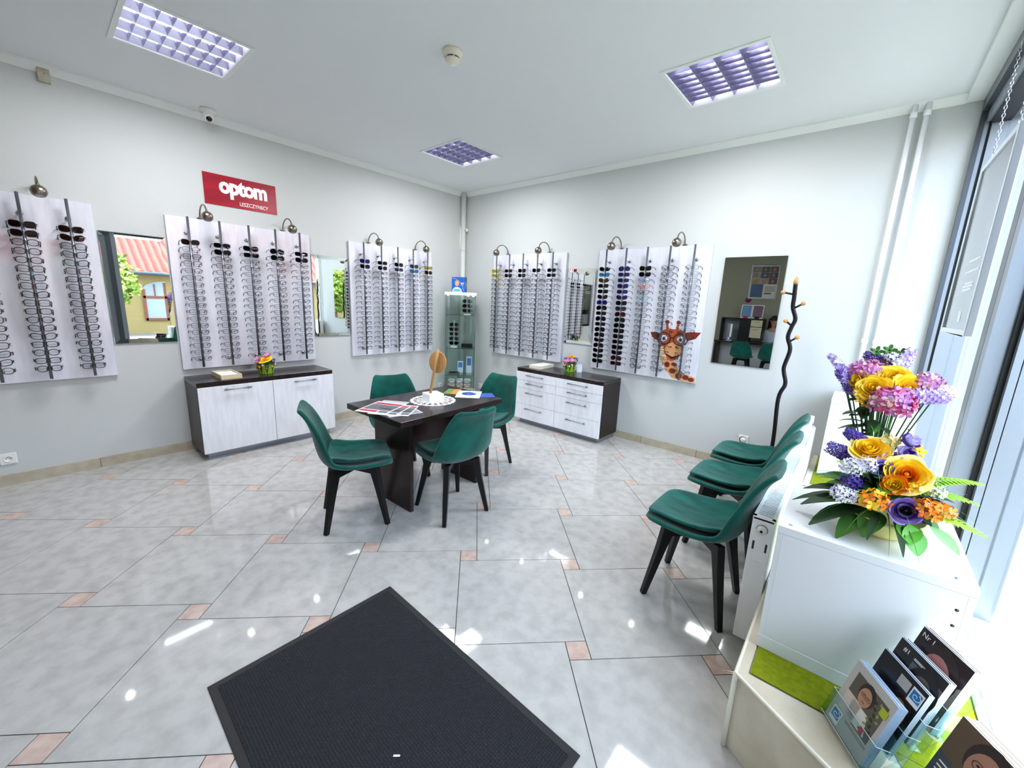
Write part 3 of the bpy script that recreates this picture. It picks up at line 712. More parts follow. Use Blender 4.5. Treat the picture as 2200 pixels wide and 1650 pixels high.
for bi, (side, c, short, label) in enumerate(BOARDS):
    t = wall_thing('display_board', label, 'display board', side, c, 0, 0.0015, 'white eyewear boards'); broot.append(t)
    MB().box(-.6, -.028, .775, .6, 0, 2.117).obj('panel', [BOARDM], t, bevel=.0015)
    e = MB(); e.box(-.6012, -.0275, .7738, -.6, -.0005, 2.118); e.box(.6, -.0275, .7738, .6012, -.0005, 2.118); e.box(-.6, -.0275, .7738, .6, -.0005, .775); e.box(-.6, -.0275, 2.117, .6, -.0005, 2.1182); e.obj('edge_band', BOARDE, t)
    for k in range(5):
        r = put('rail', RAILM, t, ((k - 2) * .232, -.028, 0))
        for z in (1.985, .865): put('standoff', STANDM, r, (0, 0, z))
# giraffe printed on the last board (flat print on its face)
def g2(px, pz): return (px, pz)
gx = Matrix(((1, 0, 0, 0), (0, 0, -1, -.0282), (0, 1, 0, 0), (0, 0, 0, 1)))
def decal(nm, poly, m_, layer, parent): return MB().prism(poly, layer * .00025, layer * .00025 + .0002, 0, gx).obj(nm, m_, parent)
def ell(cx, cz, a, c_, n=20, rot=0.0):
    return [(cx + a * math.cos(u) * math.cos(rot) - c_ * math.sin(u) * math.sin(rot), cz + a * math.cos(u) * math.sin(rot) + c_ * math.sin(u) * math.cos(rot)) for u in [2 * PI * i / n for i in range(n)]]
GB = broot[4]
gir = bpy.data.objects.new('giraffe_print', None); COL.objects.link(gir); gir.parent = GB; gir['label'] = 'printed giraffe with black glasses'
GBR, GTAN, GDK, GCR = col('#b0512a', .35), col('#d9a06a', .35), col('#7a2f1e', .35), col('#e9cfae', .35)
decal('neck', [(.20, 1.02), (.36, .98), (.40, .92), (.46, .86), (.595, .83), (.595, .78), (.44, .78), (.36, .80), (.29, .87), (.24, .95)], GTAN, 0, gir)
for i, sp in enumerate((ell(.36, .87, .035, .028), ell(.43, .825, .035, .03), ell(.50, .82, .032, .025), ell(.555, .805, .03, .022), ell(.30, .93, .028, .03), ell(.37, .94, .03, .02))): decal('neck_spot', sp, GDK, 1, gir)
decal('ear', [(.43, 1.27), (.50, 1.285), (.615 - .02, 1.285), (.55, 1.22), (.47, 1.19)], GDK, 0, gir)
decal('ear', [(.20, 1.24), (.13, 1.26), (.085, 1.25), (.11, 1.20), (.18, 1.17)], GDK, 0, gir)
decal('head', [(.19, 1.22), (.21, 1.28), (.26, 1.30), (.34, 1.30), (.42, 1.29), (.46, 1.24), (.45, 1.16), (.44, 1.08), (.40, 1.0), (.34, .97), (.27, .98), (.21, 1.03), (.18, 1.12)], GBR, 1, gir)
decal('muzzle', ell(.345, 1.09, .085, .075), GTAN, 2, gir)
decal('cheek', [(.19, 1.10), (.235, 1.12), (.26, 1.04), (.31, .98), (.26, .985), (.21, 1.03)], GCR, 2, gir)
for sx in (.315, .375): decal('nostril', ell(sx, 1.115, .012, .008), GDK, 3, gir)
decal('mouth', [(.27, 1.045), (.34, 1.015), (.42, 1.045), (.41, 1.03), (.34, .99), (.28, 1.03)], col('#2a1512', .35), 3, gir)
for hx, tx in ((.265, .25), (.355, .365)):
    decal('horn', [(hx - .015, 1.28), (hx + .015, 1.28), (tx + .012, 1.36), (tx - .012, 1.36)], GBR, 2, gir); decal('horn_tip', ell(tx, 1.37, .022, .02), GDK, 3, gir)
for ex in (.235, .405):
    decal('eye', ell(ex, 1.20, .034, .034), PAPER, 3, gir); decal('iris', ell(ex, 1.196, .018, .02), col('#4a6a8c', .3), 4, gir); decal('pupil', ell(ex, 1.195, .009, .01), BLACKP, 5, gir)
    m = MB(); m.tube([Vector((px, -.0296, pz)) for px, pz in ell(ex, 1.20, .070, .060, 20)], .0060, 5, closed=True); m.obj('printed_glasses', BLACKP, gir)
decal('bridge', [(.30, 1.205), (.34, 1.205), (.34, 1.215), (.30, 1.215)], BLACKP, 5, gir)
for sp in (ell(.30, 1.27, .022, .014), ell(.38, 1.265, .02, .014), ell(.44, 1.19, .012, .022), ell(.20, 1.16, .012, .02)): decal('head_spot', sp, GDK, 2, gir)

# eyeglasses: a few frame shapes, copied to every slot
def rim_shape(kind):
    P = {'oval': (.0265, .0215, 2.3, 0), 'rect': (.0275, .0195, 3.6, 0), 'round': (.0245, .0240, 2.0, 0), 'cat': (.0275, .0215, 2.8, .005), 'square': (.0275, .0225, 3.2, .0015), 'pilot': (.028, .0245, 2.3, -.003)}[kind]
    a, b_, e, tw = P; out = []
    for i in range(22):
        u = 2 * PI * i / 22; cu_, su = math.cos(u), math.sin(u)
        x = a * math.copysign(abs(cu_) ** (2 / e), cu_); z = b_ * math.copysign(abs(su) ** (2 / e), su)
        out.append((x, z + tw * (x / a)))
    return out
GM = {}
def gmeshes(kind, thick, fm, lm):
    key = (kind, thick, fm.name, lm.name)
    if key in GM: return GM[key]
    sh_ = rim_shape(kind); f = MB(); cx = .0345
    for s in (-1, 1):
        f.tube([(s * (cx + x), -.002 - .0035 * 0 + .05 * (x + .0) * (x + .0), z - .004) for x, z in sh_], thick, 6, closed=True)
        f.tube([(s * (cx + sh_[1][0]), -.001, .006), (s * .0675, .001, .007), (s * .069, .005, .007)], thick * 1.1, 5)
        f.tube([(s * .0085, .004, -.006), (s * .0095, .006, -.014)], thick * 1.1, 5)
    f.tube([(-.0085, -.001, .002), (-.004, -.002, .006), (.004, -.002, .006), (.0085, -.001, .002)], thick * 1.15, 6)
    ls = []
    for s in (-1, 1):
        l = MB(); l.add([(s * (cx + x * .97), -.0015 + .05 * x * x, z * .97 - .004) for x, z in sh_] + [(s * cx, -.003, -.004)], [(i, (i + 1) % 22, 22) for i in range(22)], 0, True)
        ls.append(l.mesh('lens', lm, recalc=False))
    ts = []
    for s in (-1, 1):
        l = MB(); tk = max(thick, .0026)
        l.tube([(s * .069, .004, .007), (s * .0695, .04, .0068), (s * .0675, .085, .003), (s * .066, .098, -.003), (s * .064, .112, -.022)], [tk, tk, tk * 1.05, tk * 1.25, tk * 1.3], 6)
        ts.append(l.mesh('temple', fm))
    GM[key] = (f.mesh('frame', fm), ls, ts); return GM[key]
FBLK = mat('frame_black', '#15151a', .3); FDK = mat('frame_gunmetal', '#2d2f36', .3, metal=.5); FMT = mat('frame_metal', '#4a4c52', .25, metal=.7); FBRN = mat('frame_tortoise', '#3a2218', .3); FBLU = mat('frame_blue', '#2f6ea8', .3); FORA = mat('frame_orange', '#c9572c', .3); FTEA = mat('frame_teal', '#2c7f7a', .3); FCLR = mat('frame_smoke', '#6b6c74', .3)
def tinted(nm, c): return pane_mat('tint_' + nm, c, 1.2)
TD = tinted('black', '#101014'); TB_ = tinted('brown', '#2c1a12'); TY = tinted('yellow', '#d8c81c'); TBL = tinted('blue', '#16207e'); TCY = tinted('cyan', '#1f8fc4'); TPU = tinted('purple', '#3d357a'); TGR = tinted('green', '#1c2414'); TGY = tinted('grey', '#3b4656'); TRD = tinted('red', '#4a141c'); TAM = tinted('amber', '#55400f')
SUN = {  # board -> rail -> list of (lens, name of tint) from the top
    0: {3: [(TB_, 'brown'), (TB_, 'brown')], 2: [(TD, 'black'), (TD, 'black')], 4: [(TB_, 'brown'), (TB_, 'brown')]},
    1: {0: [(TB_, 'brown')], 1: [(TD, 'black')] * 2, 2: [(TD, 'black')] * 2, 3: [(TD, 'black')] * 2, 4: [(TD, 'black')] * 2},
    2: {0: [(TBL, 'blue'), (TD, 'black')], 1: [(TD, 'black')] * 2, 2: [(TD, 'black'), (TGY, 'grey')], 3: [(TGY, 'grey'), (TCY, 'bright blue')], 4: [(TY, 'yellow'), (TGR, 'dark green')]},
    3: {0: [(TY, 'yellow')] * 2, 1: [(TD, 'black'), (TGR, 'dark green')], 2: [(TD, 'black'), (TB_, 'brown')], 3: [(TD, 'black')], 4: [(TD, 'black')] * 2},
    4: {0: [(TD, 'black'), (TCY, 'bright blue'), (TAM, 'amber'), (TD, 'black'), (TD, 'black'), (TD, 'black'), (TBL, 'blue')] + [(TD, 'black')] * 11,
        1: [(TPU, 'purple')] * 6 + [(TB_, 'brown'), (TGY, 'grey'), (TRD, 'dark red'), (TGR, 'dark green')] + [(TD, 'black')] * 6 + [(TRD, 'dark red'), (TRD, 'dark red')],
        2: [(TGR, 'dark green'), (TD, 'black')]},
}
STYLE = {0: [('oval', .0028, FBLK), ('rect', .0028, FBLK), ('cat', .0029, FBLK), ('square', .0027, FBRN)],
         1: [('rect', .0015, FBLK), ('oval', .0016, FBLK), ('square', .0020, FBLK), ('oval', .0021, FBLK)],
         2: [('rect', .0024, FBLK), ('square', .0025, FBLK), ('oval', .0021, FBLK)],
         3: [('square', .0031, FBLK), ('rect', .0030, FBLK), ('cat', .0028, FBLK)],
         4: [('round', .0023, FBLK), ('cat', .0024, FBLK), ('oval', .0020, FBLK), ('square', .0023, FBLK)]}
rnd = random.Random(21)
def spectacles(name, label, cat, loc, rz, kind, thick, fm, lm, group, tilt=0.0, yaw=0.0):
    t = bpy.data.objects.new(name, None); COL.objects.link(t); t.empty_display_size = .02
    t.location = loc; t.rotation_euler = (tilt, 0, rz + yaw)
    t['label'] = label; t['category'] = cat; t['group'] = group
    f, ls, ts = gmeshes(kind, thick, fm, lm)
    put('frame', f, t)
    for m_ in ls: put('lens', m_, t)
    for m_ in ts: put('temple', m_, t)
    return t
RAILN = {0: ['', '', 'third rail from the right', 'second rail from the right', 'rightmost rail']}
for bi, (side, c, short, _) in enumerate(BOARDS):
    for k in range(5):
        if bi == 0 and k < 2: continue
        rn = RAILN[0][k] if bi == 0 else ORD[k] + ' rail'
        sl = SUN[bi].get(k, [])
        for i, z in enumerate(SLOTS):
            if bi == 0 and k == 2 and i < 8: continue
            along = c + (k - 2) * .232; d = .0295 + RD + .0135
            loc = (d, along, z) if side == 'L' else (along, -d, z); rz = PI / 2 if side == 'L' else 0
            tilt, yaw = rnd.uniform(-.12, .02), rnd.uniform(-.05, .05)
            pos = (ORD[i] + ' down') if not (bi == 0 and k == 2) else (ORD[17 - i] + ' from the bottom')
            if bi == 0 and k > 2 or bi: pos = pos
            if i < len(sl):
                lm, cn = sl[i]; kind = rnd.choice(['square', 'pilot', 'cat', 'rect'] if bi else ['cat', 'square'])
                if bi in (2, 3): kind = rnd.choice(['rect', 'square'])
                spectacles('sunglasses', '%s sunglasses, %s, %s of %s' % (cn, pos, rn, short), 'sunglasses', loc, rz, kind, .0019, FBLK if cn not in ('yellow',) else FBLK, lm, 'sunglasses on the wall boards', tilt, yaw)
            else:
                kind, th, fm = rnd.choice(STYLE[bi])
                if bi == 4 and k == 2:
                    fm = {2: FBLU, 3: FORA, 5: FTEA}.get(i, fm)
                if bi == 4 and k == 4: th = .0014
                cn = {'frame_blue': 'blue', 'frame_orange': 'orange', 'frame_teal': 'teal', 'frame_tortoise': 'brown'}.get(fm.name, 'clear')
                spectacles('eyeglasses', '%s eyeglasses, %s, %s of %s' % (cn, pos, rn, short), 'eyeglasses', loc, rz, kind, th, fm, LENS, 'eyeglasses on the wall boards', tilt, yaw)

# little globe lamps over the boards
lm_ = MB(); pts = []
for i in range(13):
    a = PI * (1 - i / 12 * .93); pts.append((0, -.135 - .125 * -math.cos(a) * -1 if False else -.012 - .115 * (1 + math.cos(a)), .005 + .095 * math.sin(a)))
pts[0] = (0, -.012, 0)
ARM = MB(); ARM.tube([(0, -.012, -.012)] + pts, .006, 8); ARM.box(-.02, -.028, -.004, .02, 0.0, .004); ARMM = ARM.mesh('arm', NICKEL)
end = Vector(pts[-1])
HC = end + Vector((0, -.006, -.035))
hd = MB(); prof = []
for i in range(11):
    a = PI * i / 10 * .78; prof.append((.043 * math.sin(a), .043 * math.cos(a)))
hd.lathe(prof[::-1] + [], seg=20); hd.lathe([(.0001, .043), (.011, .043), (.009, .055), (.0001, .055)], seg=12)
HEADM = hd.mesh('globe_shade', NICKEL)
bl = MB(); bl.lathe([(.0001, -.030), (.028, -.030), (.0285, -.026), (.0001, -.026)], seg=16); BULBM = bl.mesh('bulb', mat('lamp_disc', '#f4f4ff', .4, emit=9.0))
def board_lamp(side, along, z, label):
    t = wall_thing('picture_lamp', label, 'lamp', side, along, z, .0035, 'globe lamps over the boards')
    put('arm', ARMM, t)
    h = put('globe_shade', HEADM, t, HC, (math.radians(-14), 0, 0)); put('bulb', BULBM, h)
    ld = bpy.data.lights.new('bulb_light', 'SPOT'); ld.energy = 2.2; ld.spot_size = 1.9; ld.spot_blend = .7; ld.shadow_soft_size = .02; ld.color = (.95, .96, 1)
    lo = bpy.data.objects.new('bulb_light', ld); COL.objects.link(lo); lo.parent = h; lo.location = (0, 0, -.034)
board_lamp('L', -4.17, 2.131, 'globe lamp above the far left board')
board_lamp('L', -3.216, 2.131, 'left globe lamp above the board below the red sign')
board_lamp('L', -2.522, 2.131, 'right globe lamp above the board below the red sign')
board_lamp('L', -1.562, 2.131, 'left globe lamp above the board left of the glass case')
board_lamp('L', -.883, 2.131, 'right globe lamp above the board left of the glass case')
board_lamp('R', .90, 2.131, 'left globe lamp above the board right of the glass case')
board_lamp('R', 1.588, 2.131, 'right globe lamp above the board right of the glass case')
board_lamp('R', 2.55, 2.131, 'left globe lamp above the giraffe board')
board_lamp('R', 3.229, 2.131, 'right globe lamp above the giraffe board')

# mirrors
def wall_mirror(label, side, c, z0, W, H, bev):
    t = wall_thing('wall_mirror', label, 'mirror', side, c, z0, 0.0015, 'wall mirrors')
    MB().box(-W / 2, -.006, 0, W / 2, 0, H).obj('backing', ALUD, t)
    m = MB(); b_ = .035 if bev else 0.0
    if bev:
        i = [(-W / 2 + b_, -.012, b_), (W / 2 - b_, -.012, b_), (W / 2 - b_, -.012, H - b_), (-W / 2 + b_, -.012, H - b_)]; o = [(-W / 2, -.0105, 0), (W / 2, -.0105, 0), (W / 2, -.0105, H), (-W / 2, -.0105, H)]; e = [(x, -.006, z) for x, y, z in o]
        m.add(i + o + e, [(0, 1, 2, 3)] + [(4 + k, 4 + (k + 1) % 4, (k + 1) % 4, k) for k in range(4)] + [(8 + k, 8 + (k + 1) % 4, 4 + (k + 1) % 4, 4 + k) for k in range(4)])
    else: m.box(-W / 2, -.010, 0, W / 2, -.006, H)
    m.obj('mirror_glass', MIRROR, t)
    return t
wall_mirror('wall mirror with slanted glass border between the two boards at the far left', 'L', -3.687, 1.034, .41, .893, True)
wall_mirror('wall mirror with slanted glass border between the two boards right of the red sign', 'L', -2.042, 1.031, .415, .89, True)
wall_mirror('wall mirror with slanted glass border above the flower pot on the drawer cabinet', 'R', 2.085, 1.035, .41, .885, True)
wall_mirror('plain wall mirror beside the coat stand', 'R', 3.862, 1.007, .495, .99, False)

# shop sign
t = wall_thing('shop_sign', 'red shop sign with white lettering high on the left wall', 'sign', 'L', -2.863, 2.405, 0.0005)
MB().box(-.30, -.006, -.134, .30, 0, .134).obj('sign_plate', RED, t, bevel=.001)
text('sign_lettering', 'optom', .172, SIGNW, t, (.018, -.0065, .020), width=.40, depth=.002, bold=.045, spacing=.93)
text('sign_lettering', 'LESZCZYNSCY', .033, SIGNW, t, (.098, -.0065, -.092), width=.245, depth=.002, bold=.006)

# ------------------------------------------------------------------ ceiling fittings
LOUV = mat('louvre_mirror', '#a5a3bd', .2, metal=.85); HOUS = mat('lamp_housing', '#f2f2f8', .35); TUBE = mat('fluorescent_tube', '#f3f1ff', .4, emit=4.0)
def louvre_lamp(x, y, label):
    t = thing('ceiling_lamp', label, 'ceiling lamp', (x, y, CZ), 0, 'square louvred ceiling lamps')
    W = .29; b = MB()
    for a in ((-.31, -.31, .31, -.285), (-.31, .285, .31, .31), (-.31, -.285, -.285, .285), (.285, -.285, .31, .285)): b.box(a[0], a[1], -.006, a[2], a[3], 0.0)
    b.obj('frame', TRIMW, t, bevel=.002)
    b = MB()
    for a in ((-.29, -.29, -.285, .29), (.285, -.29, .29, .29)): b.box(a[0], a[1], 0, a[2], a[3], .085)
    for a in ((-.285, -.29, .285, -.285), (-.285, .285, .285, .29)): b.box(a[0], a[1], 0, a[2], a[3], .085)
    b.box(-.29, -.29, .085, .29, .29, .09); b.obj('housing', HOUS, t)
    for k in range(4):
        xc = -.2138 + k * .1425
        MB().tube([(xc, -.27, .062), (xc, .27, .062)], .013, 10).obj('tube', TUBE, t)
    b = MB()
    for k in range(5):
        xc = -.285 + k * .1425; w_ = .006
        b.add([(xc - .001, -.284, .004), (xc - .001, .284, .004), (xc + .001, .284, .004), (xc + .001, -.284, .004), (xc - .02, -.284, .045), (xc - .02, .284, .045), (xc + .02, .284, .045), (xc + .02, -.284, .045)],
              [(0, 1, 2, 3), (0, 4, 5, 1), (2, 6, 7, 3), (4, 7, 6, 5)])
    for k in range(7):
        yc = -.285 + (k + 1) * .57 / 8
        for r in range(4):
            x0 = -.285 + r * .1425 + .003; x1 = x0 + .1365
            b.add([(x0, yc - .0008, .005), (x1, yc - .0008, .005), (x1, yc + .0008, .005), (x0, yc + .0008, .005), (x0 - .0, yc - .005, .036), (x1, yc - .005, .036), (x1, yc + .005, .036), (x0, yc + .005, .036)], [(0, 1, 2, 3), (0, 4, 5, 1), (2, 6, 7, 3), (4, 7, 6, 5)])
    b.obj('louvre', LOUV, t)
    ld = bpy.data.lights.new('lamp_light', 'AREA'); ld.shape = 'SQUARE'; ld.size = .52; ld.energy = LAMP_W; ld.color = (.93, .94, 1.0)
    lo = bpy.data.objects.new('lamp_light', ld); COL.objects.link(lo); lo.parent = t; lo.location = (0, 0, -.008)
louvre_lamp(1.20, -3.485, 'louvred ceiling lamp nearest the left edge of the photo')
louvre_lamp(3.737, -1.155, 'louvred ceiling lamp nearest the shop window')
louvre_lamp(1.20, -1.155, 'small-looking louvred ceiling lamp near the room corner')
t = thing('smoke_detector', 'round ivory smoke detector on the ceiling', 'smoke detector', (2.505, -2.42, CZ))
MB().lathe([(.062, 0), (.062, -.012), (.052, -.038), (.0001, -.038)], seg=28).obj('base', PLASTI, t)
MB().lathe([(.044, -.038), (.044, -.046), (.0001, -.046)], seg=28).obj('sensor_slots', BLACKP, t)
b = MB(); b.lathe([(.047, -.046), (.046, -.052), (.030, -.066), (.0001, -.068)], seg=28)
for k in range(6): a = PI * k / 3; b.box(-.004, .040, -.047, .004, .047, -.037, mx=Matrix.Rotation(a, 4, 'Z'))
b.obj('cap', PLASTI, t)
t = thing('security_camera', 'white dome security camera under the ceiling on the left', 'camera', (.17, -3.115, CZ))
MB().lathe([(.058, 0), (.058, -.008), (.05, -.034), (.0001, -.034)], seg=24).obj('mount', PLASTW, t)
d = Vector((.62, -.1, -.5)).normalized(); z_ = d; x_ = z_.orthogonal().normalized(); y_ = z_.cross(x_)
mx = Matrix(((x_.x, y_.x, z_.x, 0), (x_.y, y_.y, z_.y, 0), (x_.z, y_.z, z_.z, -.052), (0, 0, 0, 1)))
b = MB(); b.ball((0, 0, -.052), .042, 18, 12); b.lathe([(.034, .015), (.031, .048), (.026, .052), (.0001, .052)], seg=20, mx=mx); b.obj('eyeball', PLASTW, t)
b = MB(); b.lathe([(.022, .051), (.022, .054), (.0001, .0545)], seg=18, mx=mx); b.obj('lens', mat('lens_black', '#060607', .1), t)
t = thing('junction_box', 'small beige junction box under the ceiling at the far left', 'junction box', (0.0005, -4.04, 2.895))
MB().box(0, -.03, 0, .035, .03, .095).obj('box_body', mat('aged_beige', '#bdb6a4', .6, noise=(30, '#a59d88', .3, .7)), t, bevel=.003)
MB().lathe([(.0001, 0), (.003, 0), (.003, .001), (.0001, .001)], seg=10, mx=Matrix(((0, 0, 1, .035), (1, 0, 0, .003), (0, 1, 0, .055), (0, 0, 0, 1)))).obj('screw', BLACKP, t)
# sockets
def socket(label, side, along, z, plug=False):
    t = wall_thing('power_socket', label, 'socket', side, along, z, .0005, 'white wall sockets')
    MB().box(-.042, -.010, -.042, .042, 0, .042).obj('cover_plate', PLASTW, t, bevel=.004)
    mxs = Matrix(((1, 0, 0, 0), (0, 0, -1, -.010), (0, 1, 0, 0), (0, 0, 0, 1)))
    b = MB(); b.lathe([(.024, 0), (.024, .004), (.020, .004), (.019, .0006), (.0001, .0006)], seg=24, mx=mxs); b.obj('insert', PLASTW, t)
    if plug:
        MB().tube([Vector((.020 * math.cos(a) * 1.35 - .004, -.018, .022 * math.sin(a) * 1.25)) for a in [2 * PI * i / 24 for i in range(24)]], .0035, 8, closed=True).obj('dial_ring', BLACKP, t)
        MB().lathe([(.0255, 0), (.025, .012), (.0001, .012)], seg=24, mx=mxs).obj('timer_body', PLASTW, t)
    else:
        b = MB()
        for x in (-.0095, .0095): b.lathe([(.0028, .0006), (.0028, .0014), (.0001, .0014)], (x, 0, 0), 8, mx=mxs)
        b.obj('holes', BLACKP, t); MB().tube([(0, -.0105, .012), (0, -.018, .012)], .0024, 8).obj('earth_pin', SILVER, t)
socket('white wall socket low on the left wall at the photo edge', 'L', -4.562, .207)
socket('white wall socket left of the glass case', 'L', -.43, .221)
socket('white wall socket right of the glass case', 'R', .423, .225)
socket('white wall socket with a black ringed timer behind the window chairs', 'R', 3.999, .302, True)

# ================================================================== COAT STAND, RADIATOR, DOORMAT
def spline(pts, n=6):
    pts = [Vector(p) for p in pts]; out = []
    for i in range(len(pts) - 1):
        p0, p1, p2, p3 = pts[max(i - 1, 0)], pts[i], pts[i + 1], pts[min(i + 2, len(pts) - 1)]
        for k in range(n):
            t = k / n; out.append(.5 * ((2 * p1) + (p2 - p0) * t + (2 * p0 - 5 * p1 + 4 * p2 - p3) * t * t + (3 * p1 - p0 - 3 * p2 + p3) * t ** 3))
    return out + [pts[-1]]
t = thing('coat_stand', 'black wavy coat stand with wooden knobs by the right wall', 'coat stand', (4.26, -.3, 0))
pole = spline([(.008, 0, .02), (.008, 0, .45), (-.009, 0, .80), (.021, 0, .93), (.0, .0, 1.02), (-.008, 0, 1.08), (.012, 0, 1.22), (-.018, 0, 1.32), (-.006, 0, 1.40), (.010, 0, 1.47), (-.020, 0, 1.56), (-.024, 0, 1.64), (-.030, 0, 1.745)])
MB().tube(pole, .0155, 12).obj('pole', BLACKM, t)
b = MB(); b.lathe([(.15, 0), (.15, .012), (.14, .02), (.03, .03), (.0001, .03)], seg=32); b.obj('base_plate', BLACKM, t)
b = MB(); b.lathe([(.0165, 0), (.0165, .02), (.012, .045), (.003, .06), (.0001, .061)], (-.030, 0, 1.742), 14); b.obj('tip', WOOD, t)
for (p, q) in (((-.022, 0, 1.66), (-.103, -.01, 1.677)), ((-.016, 0, 1.55), (.047, -.02, 1.593)), ((-.002, 0, 1.41), (-.052, -.01, 1.450)), ((-.008, 0, 1.28), (.046, -.02, 1.325))):
    m = MB().tube([p, q], .0075, 8).obj('peg', BLACKM, t); MB().ball(q, .0175, 14, 10).obj('knob', WOOD, m)

t = thing('radiator', 'white panel radiator standing in front of the window ledge', 'radiator', (4.462, -2.375, 0))
RL, RT, RB, RDp = 1.97, .653, .052, .082
b = MB()
for x0 in (0.002, RDp - .016):
    b.box(x0, .004, RB, x0 + .014, RL - .004, RT - .012)
for k in range(38):
    y = .03 + k * (RL - .06) / 37; b.box(-.002, y - .012, RB + .03, .003, y + .012, RT - .04)
b.obj('panels', ENAMEL, t, bevel=.003)
b = MB(); b.box(0.0, -.004, RB - .004, RDp, .004, RT - .002); b.obj('end_cover', ENAMEL, t, bevel=.003)
b = MB(); b.box(0.0, RL - .004, RB - .004, RDp, RL + .004, RT - .002); b.obj('end_cover', ENAMEL, t, bevel=.003)
b = MB(); b.box(0, .0, RT - .012, .012, RL, RT); b.box(RDp - .012, .0, RT - .012, RDp, RL, RT); b.box(0, -.004, RT - .012, RDp, .02, RT); b.box(0, RL - .02, RT - .012, RDp, RL + .004, RT)
for k in range(112): y = .026 + k * (RL - .05) / 111; b.box(.012, y - .0044, RT - .01, RDp - .012, y + .0038, RT - .001)
b.obj('top_grille', ENAMEL, t); MB().box(.013, .01, RT - .022, RDp - .013, RL - .01, RT - .018).obj('grille_shadow_plate', mat('radiator_inside_shade', '#22262a', .7), t)  # added dark plate: shade between the slats is put into its colour
b = MB()
for x, z in ((.018, .52), (.066, .52)): b.box(x - .004, -.0045, z - .02, x + .004, -.0035, z + .02)
b.obj('slots', BLACKP, t)
mr = Matrix(((1, 0, 0, RDp / 2), (0, 0, -1, -.004), (0, 1, 0, .60), (0, 0, 0, 1)))
b = MB(); b.lathe([(.020, 0), (.020, .012), (.012, .013), (.012, .02), (.0001, .02)], seg=18, mx=mr); b.lathe([(.022, 0), (.022, .002), (.0001, .002)], seg=18, mx=mr, mi=1); b.lathe([(.006, .02), (.006, .024), (.0001, .024)], seg=6, mx=mr, mi=1); b.obj('vent_plug', [PLASTW, BLACKP], t)
b = MB(); b.tube([(RDp / 2, RL - .06, RT - .02), (RDp / 2, RL - .06, RT + .03)], .016, 14); b.tube([(RDp / 2, RL - .06, RT + .03), (RDp / 2, RL - .06, RT + .085)], .022, 14); b.obj('thermostat_valve', PLASTW, t)
b = MB()
for y in (.35, 1.6): b.box(.02, y - .03, 0, RDp - .02, y + .03, RB + .004)
b.obj('feet', ENAMEL, t)
b = MB()
for k in range(9): b.box(.014 + k * .006, -.0047, .446, .018 + k * .006, -.0038, .455)
b.obj('embossed_marks', ENAMEL, t)

t = thing('doormat', 'black ribbed doormat with rubber border on the tiles', 'mat', (3.59, -3.66, 0.0004), math.radians(-1.2))
MB().prism([(-.595, -.4), (.595, -.4), (.595, .4), (-.595, .4)], 0, .004).obj('rubber_border', mat('rubber', '#0d0f12', .65), t, bevel=.002)
MATP = bpy.data.materials.new('mat_pile'); MATP.use_nodes = True; nt_ = MATP.node_tree; bs = nt_.nodes['Principled BSDF']; bs.inputs['Roughness'].default_value = .9
tc = nt_.nodes.new('ShaderNodeTexCoord'); wv = []
for ax_ in ('X', 'Y'):
    wn = nt_.nodes.new('ShaderNodeTexWave'); wn.wave_type = 'BANDS'; wn.bands_direction = ax_; wn.inputs['Scale'].default_value = 31; wn.inputs['Distortion'].default_value = .6; wn.inputs['Detail'].default_value = 1
    nt_.links.new(tc.outputs['Object'], wn.inputs['Vector']); wv.append(wn)
mm = nt_.nodes.new('ShaderNodeMath'); mm.operation = 'MULTIPLY'; nt_.links.new(wv[0].outputs['Fac'], mm.inputs[0]); nt_.links.new(wv[1].outputs['Fac'], mm.inputs[1])
rp = nt_.nodes.new('ShaderNodeValToRGB'); rp.color_ramp.elements[0].color = lin('#0a0c10'); rp.color_ramp.elements[0].position = .15; rp.color_ramp.elements[1].color = lin('#22262f'); rp.color_ramp.elements[1].position = .85
bu = nt_.nodes.new('ShaderNodeBump'); bu.inputs['Strength'].default_value = .8; bu.inputs['Distance'].default_value = .004
nt_.links.new(mm.outputs[0], rp.inputs[0]); nt_.links.new(rp.outputs[0], bs.inputs['Base Color']); nt_.links.new(mm.outputs[0], bu.inputs['Height']); nt_.links.new(bu.outputs[0], bs.inputs['Normal'])
MB().box(-.565, -.37, .003, .565, .37, .0075).obj('ribbed_pile', MATP, t)
t = thing('paper_scrap', 'tiny white paper scrap lying on the black doormat', 'scrap', (3.735, -3.696, .0085), .75)
MB().box(-.011, -.003, 0, .011, .003, .0006).obj('scrap', PAPER, t)

# ================================================================== GLASS CASE IN THE CORNER
t = thing('glass_case', 'tall corner glass display case with white top and glass shelves', 'display case', (.375, -.375, 0), PI / 4)
CWd, CDp, CHt = .40, .33, 1.60
EDGE = mat('glass_edge_green', '#3e5a52', .2)
MB().box(-.215, -.175, 1.56, .215, .175, CHt).obj('top_board', PLASTW, t, bevel=.002)
MB().box(-.215, -.175, 0, .215, .175, .20).obj('base_board', PLASTW, t, bevel=.002)
for nm, a in (('front_pane', (-CWd / 2, -CDp / 2, .20, CWd / 2, -CDp / 2 + .004, 1.56)), ('side_pane', (-CWd / 2, -CDp / 2 + .005, .20, -CWd / 2 + .004, CDp / 2, 1.56)), ('side_pane', (CWd / 2 - .004, -CDp / 2 + .005, .20, CWd / 2, CDp / 2, 1.56))): MB().box(*a).obj(nm, GLASSP, t)
MB().box(-CWd / 2 + .005, CDp / 2 - .004, .20, CWd / 2 - .005, CDp / 2, 1.56).obj('back_pane', GLASSP, t)
b = MB()
for x in (-1, 1):
    for y in (-1, 1): b.box(x * CWd / 2 - .003, y * CDp / 2 - .003, .20, x * CWd / 2 + .003, y * CDp / 2 + .003, 1.56)
